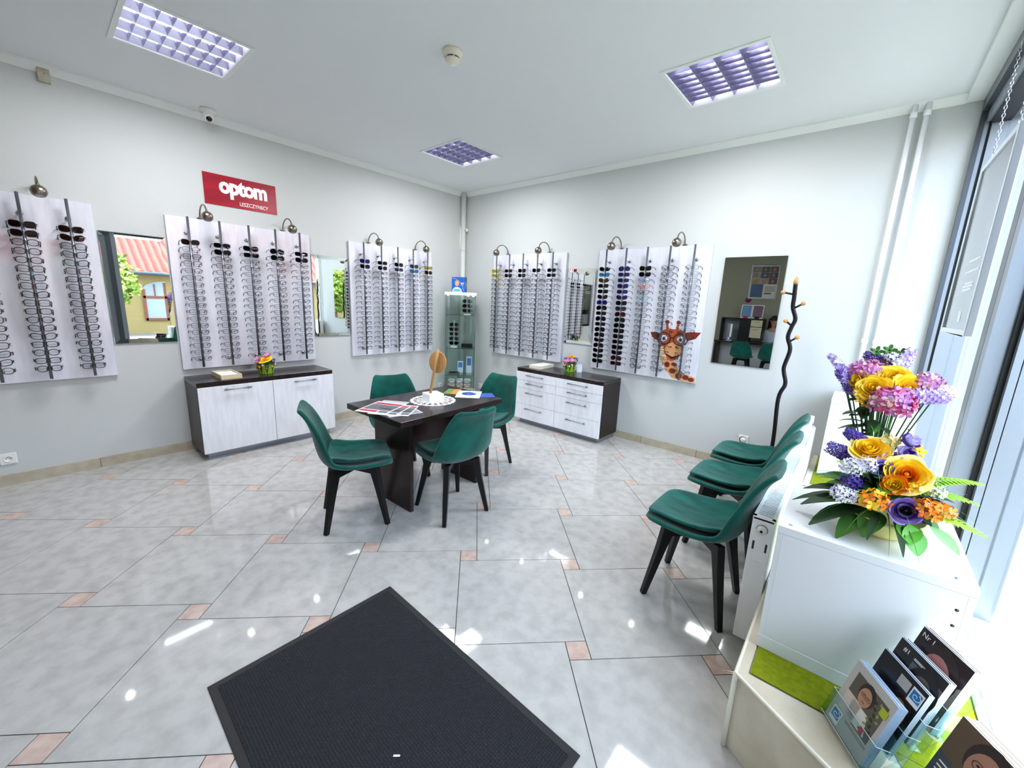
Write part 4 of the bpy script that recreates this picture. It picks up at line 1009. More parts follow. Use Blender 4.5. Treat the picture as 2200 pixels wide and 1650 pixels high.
b.obj('corner_edges', EDGE, t)
SHZ = (.45, .83, 1.29)
for z in SHZ:
    s = MB().box(-CWd / 2 + .006, -CDp / 2 + .008, z, CWd / 2 - .006, CDp / 2 - .006, z + .006).obj('shelf', GLASSP, t)
    e = MB(); e.box(-CWd / 2 + .006, -CDp / 2 + .0065, z, CWd / 2 - .006, -CDp / 2 + .008, z + .006); e.obj('polished_edge', EDGE, s)
for x in (-.17, .10, .17): MB().box(x - .018, -.172, 1.545, x + .018, -.155, 1.56).obj('door_clip', PLASTW, t)
case_m = Matrix.Translation((.375, -.375, 0)) @ Matrix.Rotation(PI / 4, 4, 'Z')
def in_case(x, y, z): return tuple(case_m @ Vector((x, y, z)))
def eyewear_stand(label, x, y, z, n, tints):
    r = thing('eyewear_stand', label, 'display stand', in_case(x, y, z + .0005), PI / 4, 'eyewear stands in the glass case')
    H = .065 * n + .05
    b = MB(); b.box(-.045, -.04, 0, .045, .04, .012); b.bar((0, .035, .01), (0, .035, H), .05, .006, up=(1, 0, 0)); b.obj('stand_body', PAPER, r)
    for k in range(n): MB().box(-.02, -.035, .048 + .065 * k, .02, .033, .054 + .065 * k).obj('nose_rest', PAPER, r)
    for k in range(n):
        lp = in_case(x, y - .048, z + .062 + .065 * k)
        spectacles('sunglasses', '%s sunglasses, %s from the bottom on the %s' % (tints[k][1], ORD[k], 'right-hand stand in the glass case' if x > 0 else 'left-hand stand in the glass case'), 'sunglasses', lp, PI / 4, ('square', 'pilot', 'round')[k % 3], .0018, FBLK, tints[k][0], 'sunglasses in the glass case')
eyewear_stand('white stand with three sunglasses on the upper shelf of the glass case', .085, 0.02, 1.296, 3, [(TRD, 'reddish'), (TD, 'black'), (TGY, 'grey')])
eyewear_stand('white stand with five sunglasses on the middle shelf of the glass case', -.095, 0.02, .836, 5, [(TD, 'black'), (TGY, 'grey'), (TD, 'black'), (TB_, 'brown'), (TAM, 'amber')])
t = thing('black_case', 'black oblong eyeglass case on the middle shelf of the glass case', 'eyeglass case', in_case(.09, -.02, .8365), PI / 4)
MB().box(-.08, -.035, 0, .08, .035, .055).obj('case_body', BLACKM, t, bevel=.012, seg=3)
for i, (x, hh, c_) in enumerate(((.0, .17, 'left'), (.125, .24, 'right'))):
    t = thing('product_leaflet', 'blue and white leaflet, %s of two, low inside the glass case' % c_, 'leaflet', in_case(x, .05, .4565), PI / 4, 'leaflets in the glass case')
    b = MB(); b.box(-.04, -.004, 0, .04, 0, hh); b.obj('page', col('#cfdcf0', .3), t); b = MB(); b.box(-.03, -.005, hh * .45, .03, -.004, hh * .9); b.obj('print', col('#4f7fc4', .3), t)
t = thing('spectacle_tray', 'dark tray of small spectacle cords in the glass case', 'tray', in_case(-.085, -.03, .4565), PI / 4)
MB().box(-.08, -.06, 0, .08, .06, .012).obj('tray_body', DGREY, t, bevel=.003)
b = MB()
for k in range(5): b.tube([Vector((-.055 + .027 * k + .01 * math.cos(a), .04 * math.sin(a), .018)) for a in [2 * PI * i / 14 for i in range(14)]], .005, 6, closed=True)
b.obj('cords', [BLACKP], t)
k = 0
for x in (-.115, -.005, .105):
    for z in range(3):
        c_ = ['#d8c8c2', '#c9b4ae', '#cfd0d6'][(k) % 3]
        t = thing('glasses_pouch', 'striped beige pouch, %s from the bottom of the %s pile low in the glass case' % (ORD[z], ('left', 'middle', 'right')[k // 3]), 'pouch', in_case(x, -.02, .2005 + .061 * z), PI / 4, 'pouches in the glass case')
        MB().box(-.048, -.06, 0, .048, .06, .056).obj('pouch_body', col(c_, .7), t, bevel=.02, seg=3)
        b = MB(); b.grid([[Vector((-.0485 + .097 * i / 8, -.0605, .012 + .03 * math.sin(PI * i / 8) + w_)) for w_ in (0, .008)] for i in range(9)]); b.obj('stripe', col('#5b4038', .6), t, recalc=False); k += 1
# advertising box on the case
t = thing('display_carton', 'blue cardboard box with a smiling woman on top of the glass case', 'carton', in_case(-.03, 0.03, CHt + .0005), math.radians(32))
MB().box(-.095, -.05, 0, .095, .05, .205).obj('carton', [col('#1b5fb8', .35)], t, bevel=.001)
def fdec(nm, poly, m_, layer, y0, par): return MB().prism(poly, 0, .0004, 0, Matrix(((1, 0, 0, 0), (0, 0, -1, y0 - layer * .0005), (0, 1, 0, 0), (0, 0, 0, 1)))).obj(nm, m_, par)
SKIN = col('#d9a98c', .45)
fdec('printed_hair', ell(-.02, .125, .034, .042), col('#b98a5a', .4), 0, -.0502, t); fdec('printed_face', ell(-.02, .118, .024, .033), SKIN, 1, -.0502, t)
fdec('printed_shoulders', [(-.085, 0.002), (-.08, .04), (-.045, .07), (.0, .07), (.04, .045), (.055, 0.002)], col('#cfe3ee', .4), 2, -.0502, t)
fdec('printed_hand', ell(-.07, .02, .018, .014), SKIN, 3, -.0502, t); fdec('printed_hand', ell(.03, .02, .018, .014), SKIN, 3, -.0502, t)
fdec('printed_card', [(-.06, .01), (.025, .01), (.025, .045), (-.06, .045)], col('#3fa9c9', .4), 4, -.0502, t)
for dx in (-.009, .009): fdec('printed_eye', ell(-.02 + dx, .124, .0035, .002), BLACKP, 2, -.0502, t)
fdec('printed_mouth', ell(-.02, .103, .008, .0025), col('#a84a4a', .4), 2, -.0502, t)
MB().tube([Vector((-.095 + .17 * math.cos(a), -.0505, .0 + .19 * math.sin(a))) for a in [PI * .5 * i / 14 + .1 for i in range(14)]], .0012, 4).obj('printed_arc', PAPER, t)
fdec('text_line', [(.035, .118), (.078, .118), (.078, .13), (.035, .13)], PAPER, 0, -.0502, t)
fdec('text_line', [(.035, .10), (.075, .10), (.075, .104), (.035, .104)], PAPER, 0, -.0502, t)
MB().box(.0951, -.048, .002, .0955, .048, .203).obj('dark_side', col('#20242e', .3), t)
b = MB(); b.lathe([(.0001, .0), (.03, .0), (.034, .0005), (.0001, .0005)], seg=20, mx=Matrix(((0, 0, 1, .0956), (.8, 0, 0, 0), (0, 1.6, 0, .09), (0, 0, 0, 1)))); b.obj('side_print', col('#8d939e', .3), t)

# ================================================================== WINDOW LEDGE DISPLAY
MB_ = MB(); MB_.box(4.588, -2.865, LZ + .0003, 5.153, -.02, LZ + .003)
tag(MB_.obj('felt_mat', GREENF), 'green felt lining on the window ledge under the white boxes', 'felt')
MB_ = MB(); MB_.prism([(4.95, -2.868), (5.153, -2.868), (5.153, -3.21), (5.06, -3.15)], LZ + .0003, LZ + .003)
tag(MB_.obj('felt_mat', GREENF), 'small green felt piece by the entrance end of the window ledge', 'felt')
def white_box(label, x, y, z0, W, D, H):
    t = thing('display_plinth', label, 'plinth', (x, y, z0), group='white display plinths')
    b = MB(); b.box(0, 0, 0, .016, D, H - .028); b.box(W - .016, 0, 0, W, D, H - .028); b.box(.016, 0.0, 0.052, W - .016, .016, H - .028); b.box(.016, D - .016, 0, W - .016, D, H - .028); b.obj('box_body', mat('white_melamine', '#d3d5d4', .35), t, bevel=.001)
    MB().box(-.001, -.001, H - .0275, W + .001, D, H).obj('top_board', mat('white_melamine', '#d3d5d4', .35), t, bevel=.0015)
    MB().box(-.0005, -.002, 0, W, .016, .051).obj('foot_rail', mat('white_melamine', '#d3d5d4', .35), t, bevel=.0015)
    for px, py in ((.03, .03), (W - .04, .03), (.03, D - .04)): MB().lathe([(.0065, H + .0002), (.0055, H + .0008), (.0001, H + .0008)], (px, py, 0), 14).obj('screw_cap', SILVER, t)
    for z in (H - .08, H - .13): MB().lathe([(.0045, 0), (.0045, .0005), (.0001, .0005)], seg=12, mx=Matrix(((1, 0, 0, W - .03), (0, 0, -1, -.0003), (0, 1, 0, z), (0, 0, 0, 1)))).obj('peg_hole', BLACKP, t)
    return t
white_box('white display box carrying the big flower arrangement', 4.58, -2.717, LZ + .0035, .468, .50, .487)
white_box('taller white display box at the far end of the window ledge', 4.605, -.51, LZ + .0035, .468, .46, .585)
FZ = LZ + .0035 + .487

# --- low flower arrangement in a yellow bowl
t = thing('flower_arrangement', 'large mixed flower arrangement in a pale yellow bowl on the white box', 'flower arrangement', (4.84, -2.515, FZ + .0005))
MB().lathe([(.0001, 0), (.055, 0), (.085, .02), (.105, .055), (.112, .075), (.106, .075), (.098, .055), (.0001, .05)], seg=36).obj('bowl', mat('yellow_ceramic', '#e8df8c', .3), t)
rnd = random.Random(11)
b = MB()
for k in range(80):
    a = k * 2.39996; e_ = rnd.uniform(.0, 1.5)
    if abs(math.atan2(math.sin(a + PI / 2), math.cos(a + PI / 2))) < .7: e_ = rnd.uniform(.5, 1.2)
    leaf(b, (.035 * math.cos(a), .035 * math.sin(a) + .01, .085 + rnd.uniform(0, .09)), (math.cos(a), math.sin(a), e_), rnd.uniform(.09, .15), rnd.uniform(.045, .065), rnd.uniform(.2, .6), k % 2)
for a, e_, L, z in ((3.3, .45, .19, .10), (3.6, .3, .20, .09), (3.0, .6, .18, .12), (3.85, .1, .19, .08), (4.15, -.1, .15, .085), (3.45, .75, .17, .14), (4.45, .0, .12, .085), (2.75, .4, .17, .12), (3.2, .15, .2, .09)):
    leaf(b, (.05 * math.cos(a), .05 * math.sin(a), z), (math.cos(a), math.sin(a), e_), L, .07, .45, 0 if L > .18 else 1)
for a, L in ((-1.75, .11), (-1.35, .13)): leaf(b, (.09 * math.cos(a), .09 * math.sin(a), .095), (math.cos(a), math.sin(a), .1), L, .022, .6, 0)
b.obj('dark_leaves', [LG, LG2], t, recalc=False)
b = MB()
for x, y, z, d, L in ((.04, -.03, .19, (1, -.15, .25), .16), (.05, -.08, .15, (1, -.35, .12), .17), (.06, -.05, .22, (1, .1, .5), .15), (-.05, -.03, .2, (-1, -.2, .55), .11)): fern(b, (x, y, z), d, L, 0, .25, .3)
b.obj('fern_fronds', [LG3], t, recalc=False)
b = MB()
for p, d in (((.055, -.125, .10), (.25, -.55, -.6)), ((.10, -.105, .105), (.8, -.45, -.5)), ((.05, -.10, .10), (.1, -.8, -.3))): leaf(b, p, d, .085, .062, .1, 0)
b.obj('broad_leaves', [mat('leaf_bright', '#4f9a26', .45)], t, recalc=False)
b = MB()
for k in range(26):
    a = rnd.uniform(0, 2 * PI); blade(b, (.04 * math.cos(a), .04 * math.sin(a), .12), (math.cos(a), math.sin(a), rnd.uniform(.4, 1.9)), rnd.uniform(.15, .25), rnd.uniform(.2, .7), k % 2)
for a in (-2.0, -1.5, -1.2, -2.5): blade(b, (.08 * math.cos(a), .08 * math.sin(a), .10), (math.cos(a), math.sin(a), .1), .15, .6, 0, .002)
b.obj('grass_blades', [LG2, TEAL], t, recalc=False)
def bloom(kind, nm, p, d, r, ms, seed, **k):
    m = MB()
    m.tube([Vector(p) * .35 + Vector((0, 0, .05)), Vector(p)], .0022, 5, mi=len(ms))
    if kind == 'rose': rose(m, p, d, r, k.get('layers', 5), k.get('flare', .45), k.get('cols', (0, 0, 1)), seed, k.get('h', .95))
    elif kind == 'ball': hydrangea(m, p, r, k.get('n', 60), list(range(len(ms))), seed, k.get('sq', .85), k.get('fr', .3))
    elif kind == 'spike': spike(m, [Vector(p) - Vector(d).normalized() * r, Vector(p), Vector(p) + Vector(d).normalized() * r], k.get('r0', .02), k.get('r1', .008), k.get('n', 60), list(range(len(ms))), k.get('fr', .011), seed)
    elif kind == 'flat': floret(m, Vector(p), frame_of(d), r, 5, 0, 1, .3); floret(m, Vector(p) + Vector(d).normalized() * .003, frame_of(Vector(d) + Vector((.15, .1, 0))), r * .8, 5, 0, 1, .5)
    m.obj(nm, list(ms) + [LG], t, recalc=False)
TC = Vector((-.1, -1, .55))         # blooms turn towards the room
UPR = Vector((-.25, -.85, .8))
bloom('rose', 'yellow_rose', (-.066, -.005, .279), (-.15, -.6, .9), .050, (YEL2, YEL), 1, layers=6, cols=(0, 1, 1), flare=.35)
bloom('rose', 'yellow_rose', (.027, -.075, .238), (-.1, -1, .75), .052, (YEL2, YEL, ORA), 2, layers=6, cols=(0, 1, 1, 1, 2), flare=.35)
bloom('rose', 'orange_rosebud', (.003, -.105, .206), (-.25, -1, .5), .031, (ORA, YEL), 3, layers=5, flare=.15, h=1.15)
bloom('rose', 'lilac_ranunculus', (-.029, -.065, .238), (-.3, -1, .6), .028, (LIL, PUR, DARK), 4, layers=6, flare=.2, cols=(0, 0, 1, 0, 1, 2))
bloom('rose', 'lilac_ranunculus', (.037, -.145, .147), (-.1, -1, .45), .040, (LIL, PUR, DARK), 5, layers=7, flare=.12, cols=(0, 0, 0, 1, 0, 2))
bloom('rose', 'lavender_peony', (-.012, -.025, .262), (-.1, -.8, .8), .030, (LAV, LIL), 6, layers=4, flare=.1, cols=(0, 0, 1))
bloom('rose', 'lavender_tulip', (.026, .015, .327), (.5, -.5, .8), .028, (LAV, PUR), 7, layers=3, flare=.0, cols=(1, 0, 0), h=1.5)
bloom('rose', 'lavender_tulip', (.021, -.015, .290), (.4, -.7, .7), .027, (LAV, PUR), 8, layers=3, flare=.0, cols=(0, 0, 1), h=1.5)
bloom('ball', 'orange_primula', (-.035, -.135, .152), UPR, .034, (ORA, YEL), 9, n=26, fr=.5)
bloom('ball', 'orange_primula', (.078, -.125, .160), UPR, .032, (ORA, mat('petal_deep_orange', '#ea7f0c', .5)), 10, n=26, fr=.45)
bloom('ball', 'orange_primula', (.112, -.105, .157), UPR, .030, (ORA, mat('petal_deep_orange', '#ea7f0c', .5)), 12, n=26, fr=.45)
DVI = mat('petal_deep_violet', '#3a1f86', .6)
bloom('spike', 'purple_hyacinth', (-.135, .015, .243), (-1, .1, .25), .045, (PUR, DVI), 13, r0=.028, r1=.018, n=90)
bloom('spike', 'purple_hyacinth', (-.105, .045, .296), (-.8, .1, .5), .036, (PUR, DVI), 14, r0=.026, r1=.014, n=80)
bloom('ball', 'purple_cluster', (-.095, -.085, .176), UPR, .028, (PUR, DVI), 15, n=46, fr=.3)
bloom('ball', 'white_statice', (-.100, -.055, .217), UPR, .036, (WHI, WHI, LAV), 16, n=90, fr=.2)
bloom('ball', 'white_statice', (-.064, -.055, .238), UPR, .031, (WHI, WHI, LAV), 17, n=80, fr=.2)
bloom('ball', 'white_statice', (-.110, -.105, .135), UPR, .036, (WHI, WHI, LAV), 18, n=80, fr=.2)
bloom('ball', 'white_statice', (.096, -.065, .207), UPR, .028, (WHI, WHI), 19, n=70, fr=.2)
bloom('flat', 'pink_orchid', (.024, -.035, .272), (.0, -1, .5), .019, (MAU, PUR), 20)
bloom('flat', 'pink_orchid', (.045, -.035, .265), (.2, -1, .5), .018, (MAU, PUR), 21)
bloom('flat', 'small_yellow_flower', (.050, .015, .298), (.4, -.9, .5), .021, (YEL, ORA), 22)
bloom('ball', 'yellow_bud', (.047, -.105, .212), UPR, .015, (YEL2, YEL), 23, n=16, fr=.6)
bloom('ball', 'green_bloom', (-.019, .035, .308), UPR, .022, (mat('petal_lime', '#d9dc9a', .5), YEL2), 24, n=22, fr=.5)
# --- tall bouquet in a clear vase behind it
t = thing('bouquet_in_vase', 'tall bouquet of roses and hydrangeas in a clear glass vase', 'bouquet', (4.80, -2.30, FZ + .0005))
b = MB(); b.lathe([(.0001, .0), (.038, .0), (.039, .01), (.037, .13), (.048, .27), (.046, .27), (.034, .13), (.035, .012), (.0001, .012)], seg=28); b.obj('vase', GLASSP, t, recalc=True)
b = MB()
for k in range(16):
    a = k * 2.4; b.tube([(.02 * math.cos(a), .02 * math.sin(a), .02), (.018 * math.cos(a + 2), .018 * math.sin(a + 2), .2), (-.02 + .05 * math.cos(a + 2.2), .04 * math.sin(a + 2.2), .43)], .0018, 5)
b.obj('stems', [LG2], t)
b = MB()
for k in range(26):
    a = rnd.uniform(0, 2 * PI); leaf(b, (-.02 + .02 * math.cos(a), .02 * math.sin(a), rnd.uniform(.30, .48)), (math.cos(a), math.sin(a), rnd.uniform(-.1, .7)), rnd.uniform(.06, .10), .03, .3, k % 2)
for k in range(14): leaf(b, (-.05 + rnd.uniform(-.03, .03), -.03, .28 + .010 * k), (rnd.uniform(-1, .3), -.6, rnd.uniform(-.3, .4)), .05, .03, .3, 0)
b.obj('leaves', [LG, LG2], t, recalc=False)
def bl2(*a, **k): bloom(*a, **k)
bl2('rose', 'yellow_rose', (-.093, -.02, .481), (-.6, -.8, .35), .036, (YEL, YEL2), 31, layers=5, cols=(0,), flare=.4)
bl2('rose', 'yellow_rose', (-.047, -.06, .466), (-.2, -1, .5), .041, (YEL, YEL2), 32, layers=5, cols=(0,), flare=.4)
bl2('rose', 'yellow_rose', (.001, -.02, .503), (.0, -.9, .6), .043, (YEL, YEL2), 33, layers=5, cols=(0,), flare=.4)
bl2('rose', 'yellow_rose', (.045, -.04, .478), (.35, -1, .4), .041, (YEL, ORA), 34, layers=5, cols=(0,), flare=.4)
bl2('ball', 'pink_hydrangea', (.008, -.075, .425), TC, .058, (MAU, PIN, CRE, HOT, MAU), 35, n=120, fr=.32)
bl2('ball', 'pink_hydrangea', (-.071, .03, .508), TC, .052, (MAU, PIN, CRE, MAU), 36, n=100, fr=.34)
bl2('ball', 'pink_hydrangea', (.090, .0, .497), TC, .040, (CRE, PIN, MAU), 37, n=70, fr=.34)
bl2('spike', 'pale_lilac_spray', (.100, -.03, .458), (1, -.1, .08), .048, (LAV, LIL, LIL), 38, r0=.032, r1=.016, n=80, fr=.013)
bl2('spike', 'pale_pink_spray', (.125, .0, .475), (1, 0, .1), .045, (CRE, WHI, LAV), 39, r0=.032, r1=.012, n=80, fr=.013)
bl2('spike', 'lilac_delphinium', (-.150, .02, .520), (-.75, .1, .75), .060, (LIL, WHI, LIL), 40, r0=.020, r1=.007, n=46, fr=.013)
bl2('spike', 'lilac_delphinium', (-.130, .0, .476), (-.55, -.1, .6), .040, (LIL, PUR), 41, r0=.020, r1=.010, n=46, fr=.013)
bl2('spike', 'lilac_delphinium', (-.105, -.02, .442), (-.5, -.2, .2), .020, (PUR, LIL), 47, r0=.016, r1=.010, n=24, fr=.013)
bl2('spike', 'lilac_delphinium', (.021, .06, .556), (.35, .1, .9), .055, (LIL, LAV, WHI), 42, r0=.028, r1=.010, n=70, fr=.014)
bl2('spike', 'purple_lavender', (-.047, .08, .556), (-.5, .1, .2), .045, (PUR, DARK), 43, r0=.02, r1=.012, n=60, fr=.012)
bl2('ball', 'white_statice', (-.01, .08, .566), TC, .028, (WHI, LAV), 44, n=50, fr=.25)
for i, p in enumerate(((-.083, -.06, .440), (-.057, -.06, .404), (-.075, -.065, .418), (-.009, .06, .544))): bl2('flat', 'small_yellow_flower', p, (-.2, -1, .3), .017, (YEL, ORA), 50 + i)
for k in range(3): bl2('flat', 'green_leaflet', (-.055 + .035 * k, .085, .585 + .01 * (k % 2)), (0, -1, .3), .022, (LG2, LG), 60 + k)

# --- acrylic brochure holder with four tiers
hu = Vector((math.cos(-1.0), math.sin(-1.0), 0)); hn = Vector((-hu.y, hu.x, 0))      # along the pages / away from the room
HB = Vector((4.792, -2.872, LZ + .0005))
t = thing('brochure_holder', 'clear acrylic four-tier brochure holder on the window ledge', 'brochure holder', tuple(HB), -1.0)
tilt = .27; dz, dy = math.cos(tilt), math.sin(tilt)
tiers = [(.0, .012), (.060, .062), (.095, .106), (.142, .150)]      # offset back, base height
def tilted(y0, z0): return Matrix.Translation((0, y0, z0)) @ Matrix.Rotation(-tilt, 4, 'X')
b = MB()
for y0, z0 in tiers:
    m_ = tilted(y0, z0)
    b.box(-.012, -.004, 0, .160, -.001, .085, 0, m_); b.box(-.012, -.004, -.003, .160, .034, 0, 0, m_); b.box(-.012, .034, -.003, .160, .0365, .17, 0, m_)
    for x in (-.0145, .160): b.box(x, -.004, -.003, x + .0025, .034, .085, 0, m_)
b.obj('tiers', ACRYL, t)
b = MB()
for x in (-.0145, .160): b.prism([(-.01, 0), (.16, 0), (.185, .15), (.16, .15), (.03, .012)], x, x + .003, 0, Matrix(((0, 0, 1, 0), (1, 0, 0, 0), (0, 1, 0, 0), (0, 0, 0, 1))))
b.obj('side_supports', ACRYL, t)
eb = MB()
for y0, z0 in tiers:
    m_ = tilted(y0, z0)
    for a, c_ in (((-.012, -.0035, .0852), (.160, -.0035, .0852)), ((-.0135, -.004, .0852), (-.0135, .034, .0852)), ((.161, -.004, .0852), (.161, .034, .0852)), ((-.012, -.0042, 0), (.160, -.0042, 0))): eb.tube([m_ @ Vector(a), m_ @ Vector(c_)], .0009, 5)
eb.obj('polished_edges', mat('acrylic_edge', '#e6f0f2', .2), t)
hm = Matrix.Translation(HB) @ Matrix.Rotation(-1.0, 4, 'Z')
NAVY = col('#12151c', .25); BROWNH = col('#2a1a14', .35); LOGO = col('#1277b5', .3); WARM = col('#b9866a', .35); LIPS = col('#8f3f3c', .4); GREYW = col('#b7b3ad', .3)
def pdec(par, nm, poly, m_, layer, mi=0): return MB().prism(poly, 0, .00015, 0, Matrix(((1, 0, 0, 0), (0, 0, -1, -.0006 - layer * .0002), (0, 1, 0, 0), (0, 0, 0, 1)))).obj(nm, m_, par)
def face_print(par, cx, cz, s, skin, hair, glasses, layer=1, rot=0.0):
    pdec(par, 'printed_hair', ell(cx, cz + .012 * s, .036 * s, .046 * s, rot=rot), hair, layer); pdec(par, 'printed_face', ell(cx - .002 * s, cz, .027 * s, .038 * s, rot=rot), skin, layer + 1)
    for e in (-1, 1):
        pdec(par, 'printed_eye', ell(cx + e * .011 * s, cz + .006 * s, .004 * s, .0022 * s, 10), BLACKP, layer + 2)
        MB().tube([Vector((px, -.0014 - layer * .0002, pz)) for px, pz in ell(cx + e * .0115 * s, cz + .005 * s, .0095 * s, .008 * s, 14)], .0007 * s, 4, closed=True).obj('printed_glasses', glasses, par)
    pdec(par, 'printed_nose', [(cx, cz), (cx + .003 * s, cz - .010 * s), (cx - .003 * s, cz - .010 * s)], col('#a06f56', .4), layer + 2)
    pdec(par, 'printed_mouth', ell(cx, cz - .019 * s, .009 * s, .0025 * s, 12), LIPS, layer + 2)
def logo(par, x, z, s, layer=3):
    pdec(par, 'logo_patch', [(x - .62 * s, z - .9 * s), (x + .62 * s, z - .9 * s), (x + .62 * s, z + .7 * s), (x - .62 * s, z + .7 * s)], PAPER, layer); pdec(par, 'logo_square', [(x - .5 * s, z - .5 * s), (x + .5 * s, z - .5 * s), (x + .5 * s, z + .5 * s), (x - .5 * s, z + .5 * s)], LOGO, layer + 1)
    MB().tube([Vector((x + (.05 + .03 * k) * s * 1.6 * math.cos(k * .75), -.0006 - (layer + 2) * .0002, z + (.05 + .022 * k) * s * 1.6 * math.sin(k * .75))) for k in range(11)], .035 * s, 4).obj('logo_swirl', PAPER, par)
BL1, BW1 = .21, .148
def brochure_stack(ti, names, n, cover, thick=.0032, W=BW1, H=BL1, base=None, edge=None, group='brochures in the acrylic holder'):
    y0, z0 = tiers[ti] if ti is not None else (0, 0); mm_ = (base if base is not None else hm @ tilted(y0, z0))
    for k in range(n):
        M2 = mm_ @ Matrix.Translation((0, .001 + k * (thick + .0004), .0008 + (.002 if k % 3 == 1 else 0)))
        r = bpy.data.objects.new('brochure', None); COL.objects.link(r); r.empty_display_size = .02; r.matrix_world = M2
        tag(r, names % ('front brochure' if k == 0 else ORD[k] + ' brochure'), 'brochure', group)
        MB().box(0, 0, 0, W, thick, H).obj('pages', edge or col('#c9d6e2', .4), r)
        MB().box(0, -.0004, 0, W, 0, H).obj('cover', cover, r)
        if k == 0: front = r
    return front
f = brochure_stack(0, '%s in the lowest, front tier of the acrylic holder', 7, GREYW, edge=col('#8fa9c4', .35))
pdec(f, 'photo_panel', [(.02, .055), (.135, .055), (.135, .185), (.02, .185)], col('#57503f', .35), 0); pdec(f, 'photo_panel', [(.02, .055), (.075, .055), (.075, .12), (.02, .12)], col('#c9beb2', .35), 1)
face_print(f, .072, .145, .75, WARM, BROWNH, BLACKP, 1); pdec(f, 'printed_scarf', [(.045, .115), (.1, .115), (.12, .06), (.05, .06)], col('#d6d3ca', .4), 1)
for k in range(14): pdec(f, 'leaf_print', ell(.1 + .03 * ((k * 37) % 10) / 10, .07 + .11 * ((k * 53) % 14) / 14, .006, .004, 8, k), col('#7f8a5c', .4) if k % 2 else col('#1f2a1c', .4), 2)
pdec(f, 'yellow_tag', [(.118, .15), (.14, .15), (.14, .175), (.118, .175)], col('#a9b31c', .4), 3); pdec(f, 'red_patch', [(.10, .058), (.115, .058), (.112, .085), (.10, .08)], col('#c2324a', .4), 3)
logo(f, .03, .032, .028)
for z in (.046, .041): pdec(f, 'text_line', [(.06, z), (.14, z), (.14, z + .002), (.06, z + .002)], DGREY, 1)
f = brochure_stack(1, '%s in the second tier of the acrylic holder', 4, NAVY)
pdec(f, 'text_box', [(.07, .165), (.105, .165), (.105, .195), (.07, .195)], GREYW, 0); logo(f, .128, .178, .028)
face_print(f, .11, .105, .95, col('#b98a62', .35), BROWNH, BLACKP, 1, .2); pdec(f, 'printed_shirt', [(.03, .0), (.148, .0), (.148, .05), (.1, .07), (.05, .05)], col('#a9bccf', .4), 1)
f = brochure_stack(2, '%s in the third tier of the acrylic holder', 5, col('#24262b', .25))
text('cover_lettering', '#1', .014, PAPER, f, (.028, -.0008, .19), (PI / 2, 0, 0), .0002); pdec(f, 'text_line', [(.055, .19), (.1, .19), (.1, .192), (.055, .192)], PAPER, 0); pdec(f, 'text_line', [(.055, .186), (.09, .186), (.09, .188), (.055, .188)], PAPER, 0)
pdec(f, 'printed_backdrop', [(.055, .0), (.148, .0), (.148, .18), (.055, .18)], col('#5a5c60', .3), 0); face_print(f, .105, .12, 1.3, col('#6b5a50', .35), BLACKP, BLACKP, 1)
f = brochure_stack(3, '%s in the highest, rear tier of the acrylic holder', 7, col('#2b1f1f', .25), edge=col('#dfe6ec', .4))
text('cover_lettering', 'Nr 1', .014, PAPER, f, (.026, -.0008, .192), (PI / 2, 0, 0), .0002); pdec(f, 'text_line', [(.055, .193), (.1, .193), (.1, .195), (.055, .195)], PAPER, 0); pdec(f, 'text_line', [(.055, .189), (.09, .189), (.09, .191), (.055, .191)], PAPER, 0)
face_print(f, .085, .12, 1.5, col('#b97c76', .35), BROWNH, col('#8f1f33', .3), 1, .25); pdec(f, 'printed_backdrop', [(.1, .0), (.148, .0), (.148, .15), (.1, .11)], col('#8d8578', .3), 0)
# --- thicker stack of magazines nearer the entrance
mb_ = Matrix.Translation((4.965, -3.000, LZ + .012)) @ Matrix.Rotation(-.98, 4, 'Z') @ Matrix.Rotation(-.27, 4, 'X')
f = brochure_stack(None, '%s in the magazine stack at the bottom right corner', 9, col('#5a4632', .3), thick=.005, W=.21, H=.27, base=mb_, edge=col('#e4e7ea', .4), group='magazines at the ledge end')
face_print(f, .085, .20, 1.25, col('#a5765c', .35), BROWNH, BLACKP, 1, -.1); pdec(f, 'printed_shirt', [(.0, .0), (.17, .0), (.16, .09), (.10, .115), (.03, .16), (.0, .165)], col('#3c444c', .4), 0)
for k in range(3): pdec(f, 'text_line', [(.012, .14 - .012 * k), (.05 - .006 * k, .14 - .012 * k), (.05 - .006 * k, .144 - .012 * k), (.012, .144 - .012 * k)], PAPER, 3)
t = thing('brochure_holder', 'acrylic magazine rack at the bottom right corner', 'brochure holder', (4.965, -3.000, LZ + .0005), -.98)
m_ = Matrix.Translation((0, 0, .0115)) @ Matrix.Rotation(-.27, 4, 'X')
b = MB(); b.box(-.004, -.006, -.004, .214, .055, -.001, 0, m_); b.box(-.004, -.006, 0, .214, -.003, .06, 0, m_); b.box(-.004, .052, 0, .214, .055, .2, 0, m_); b.box(0, 0, -.0, .21, .1, .003)
b.obj('rack', ACRYL, t)

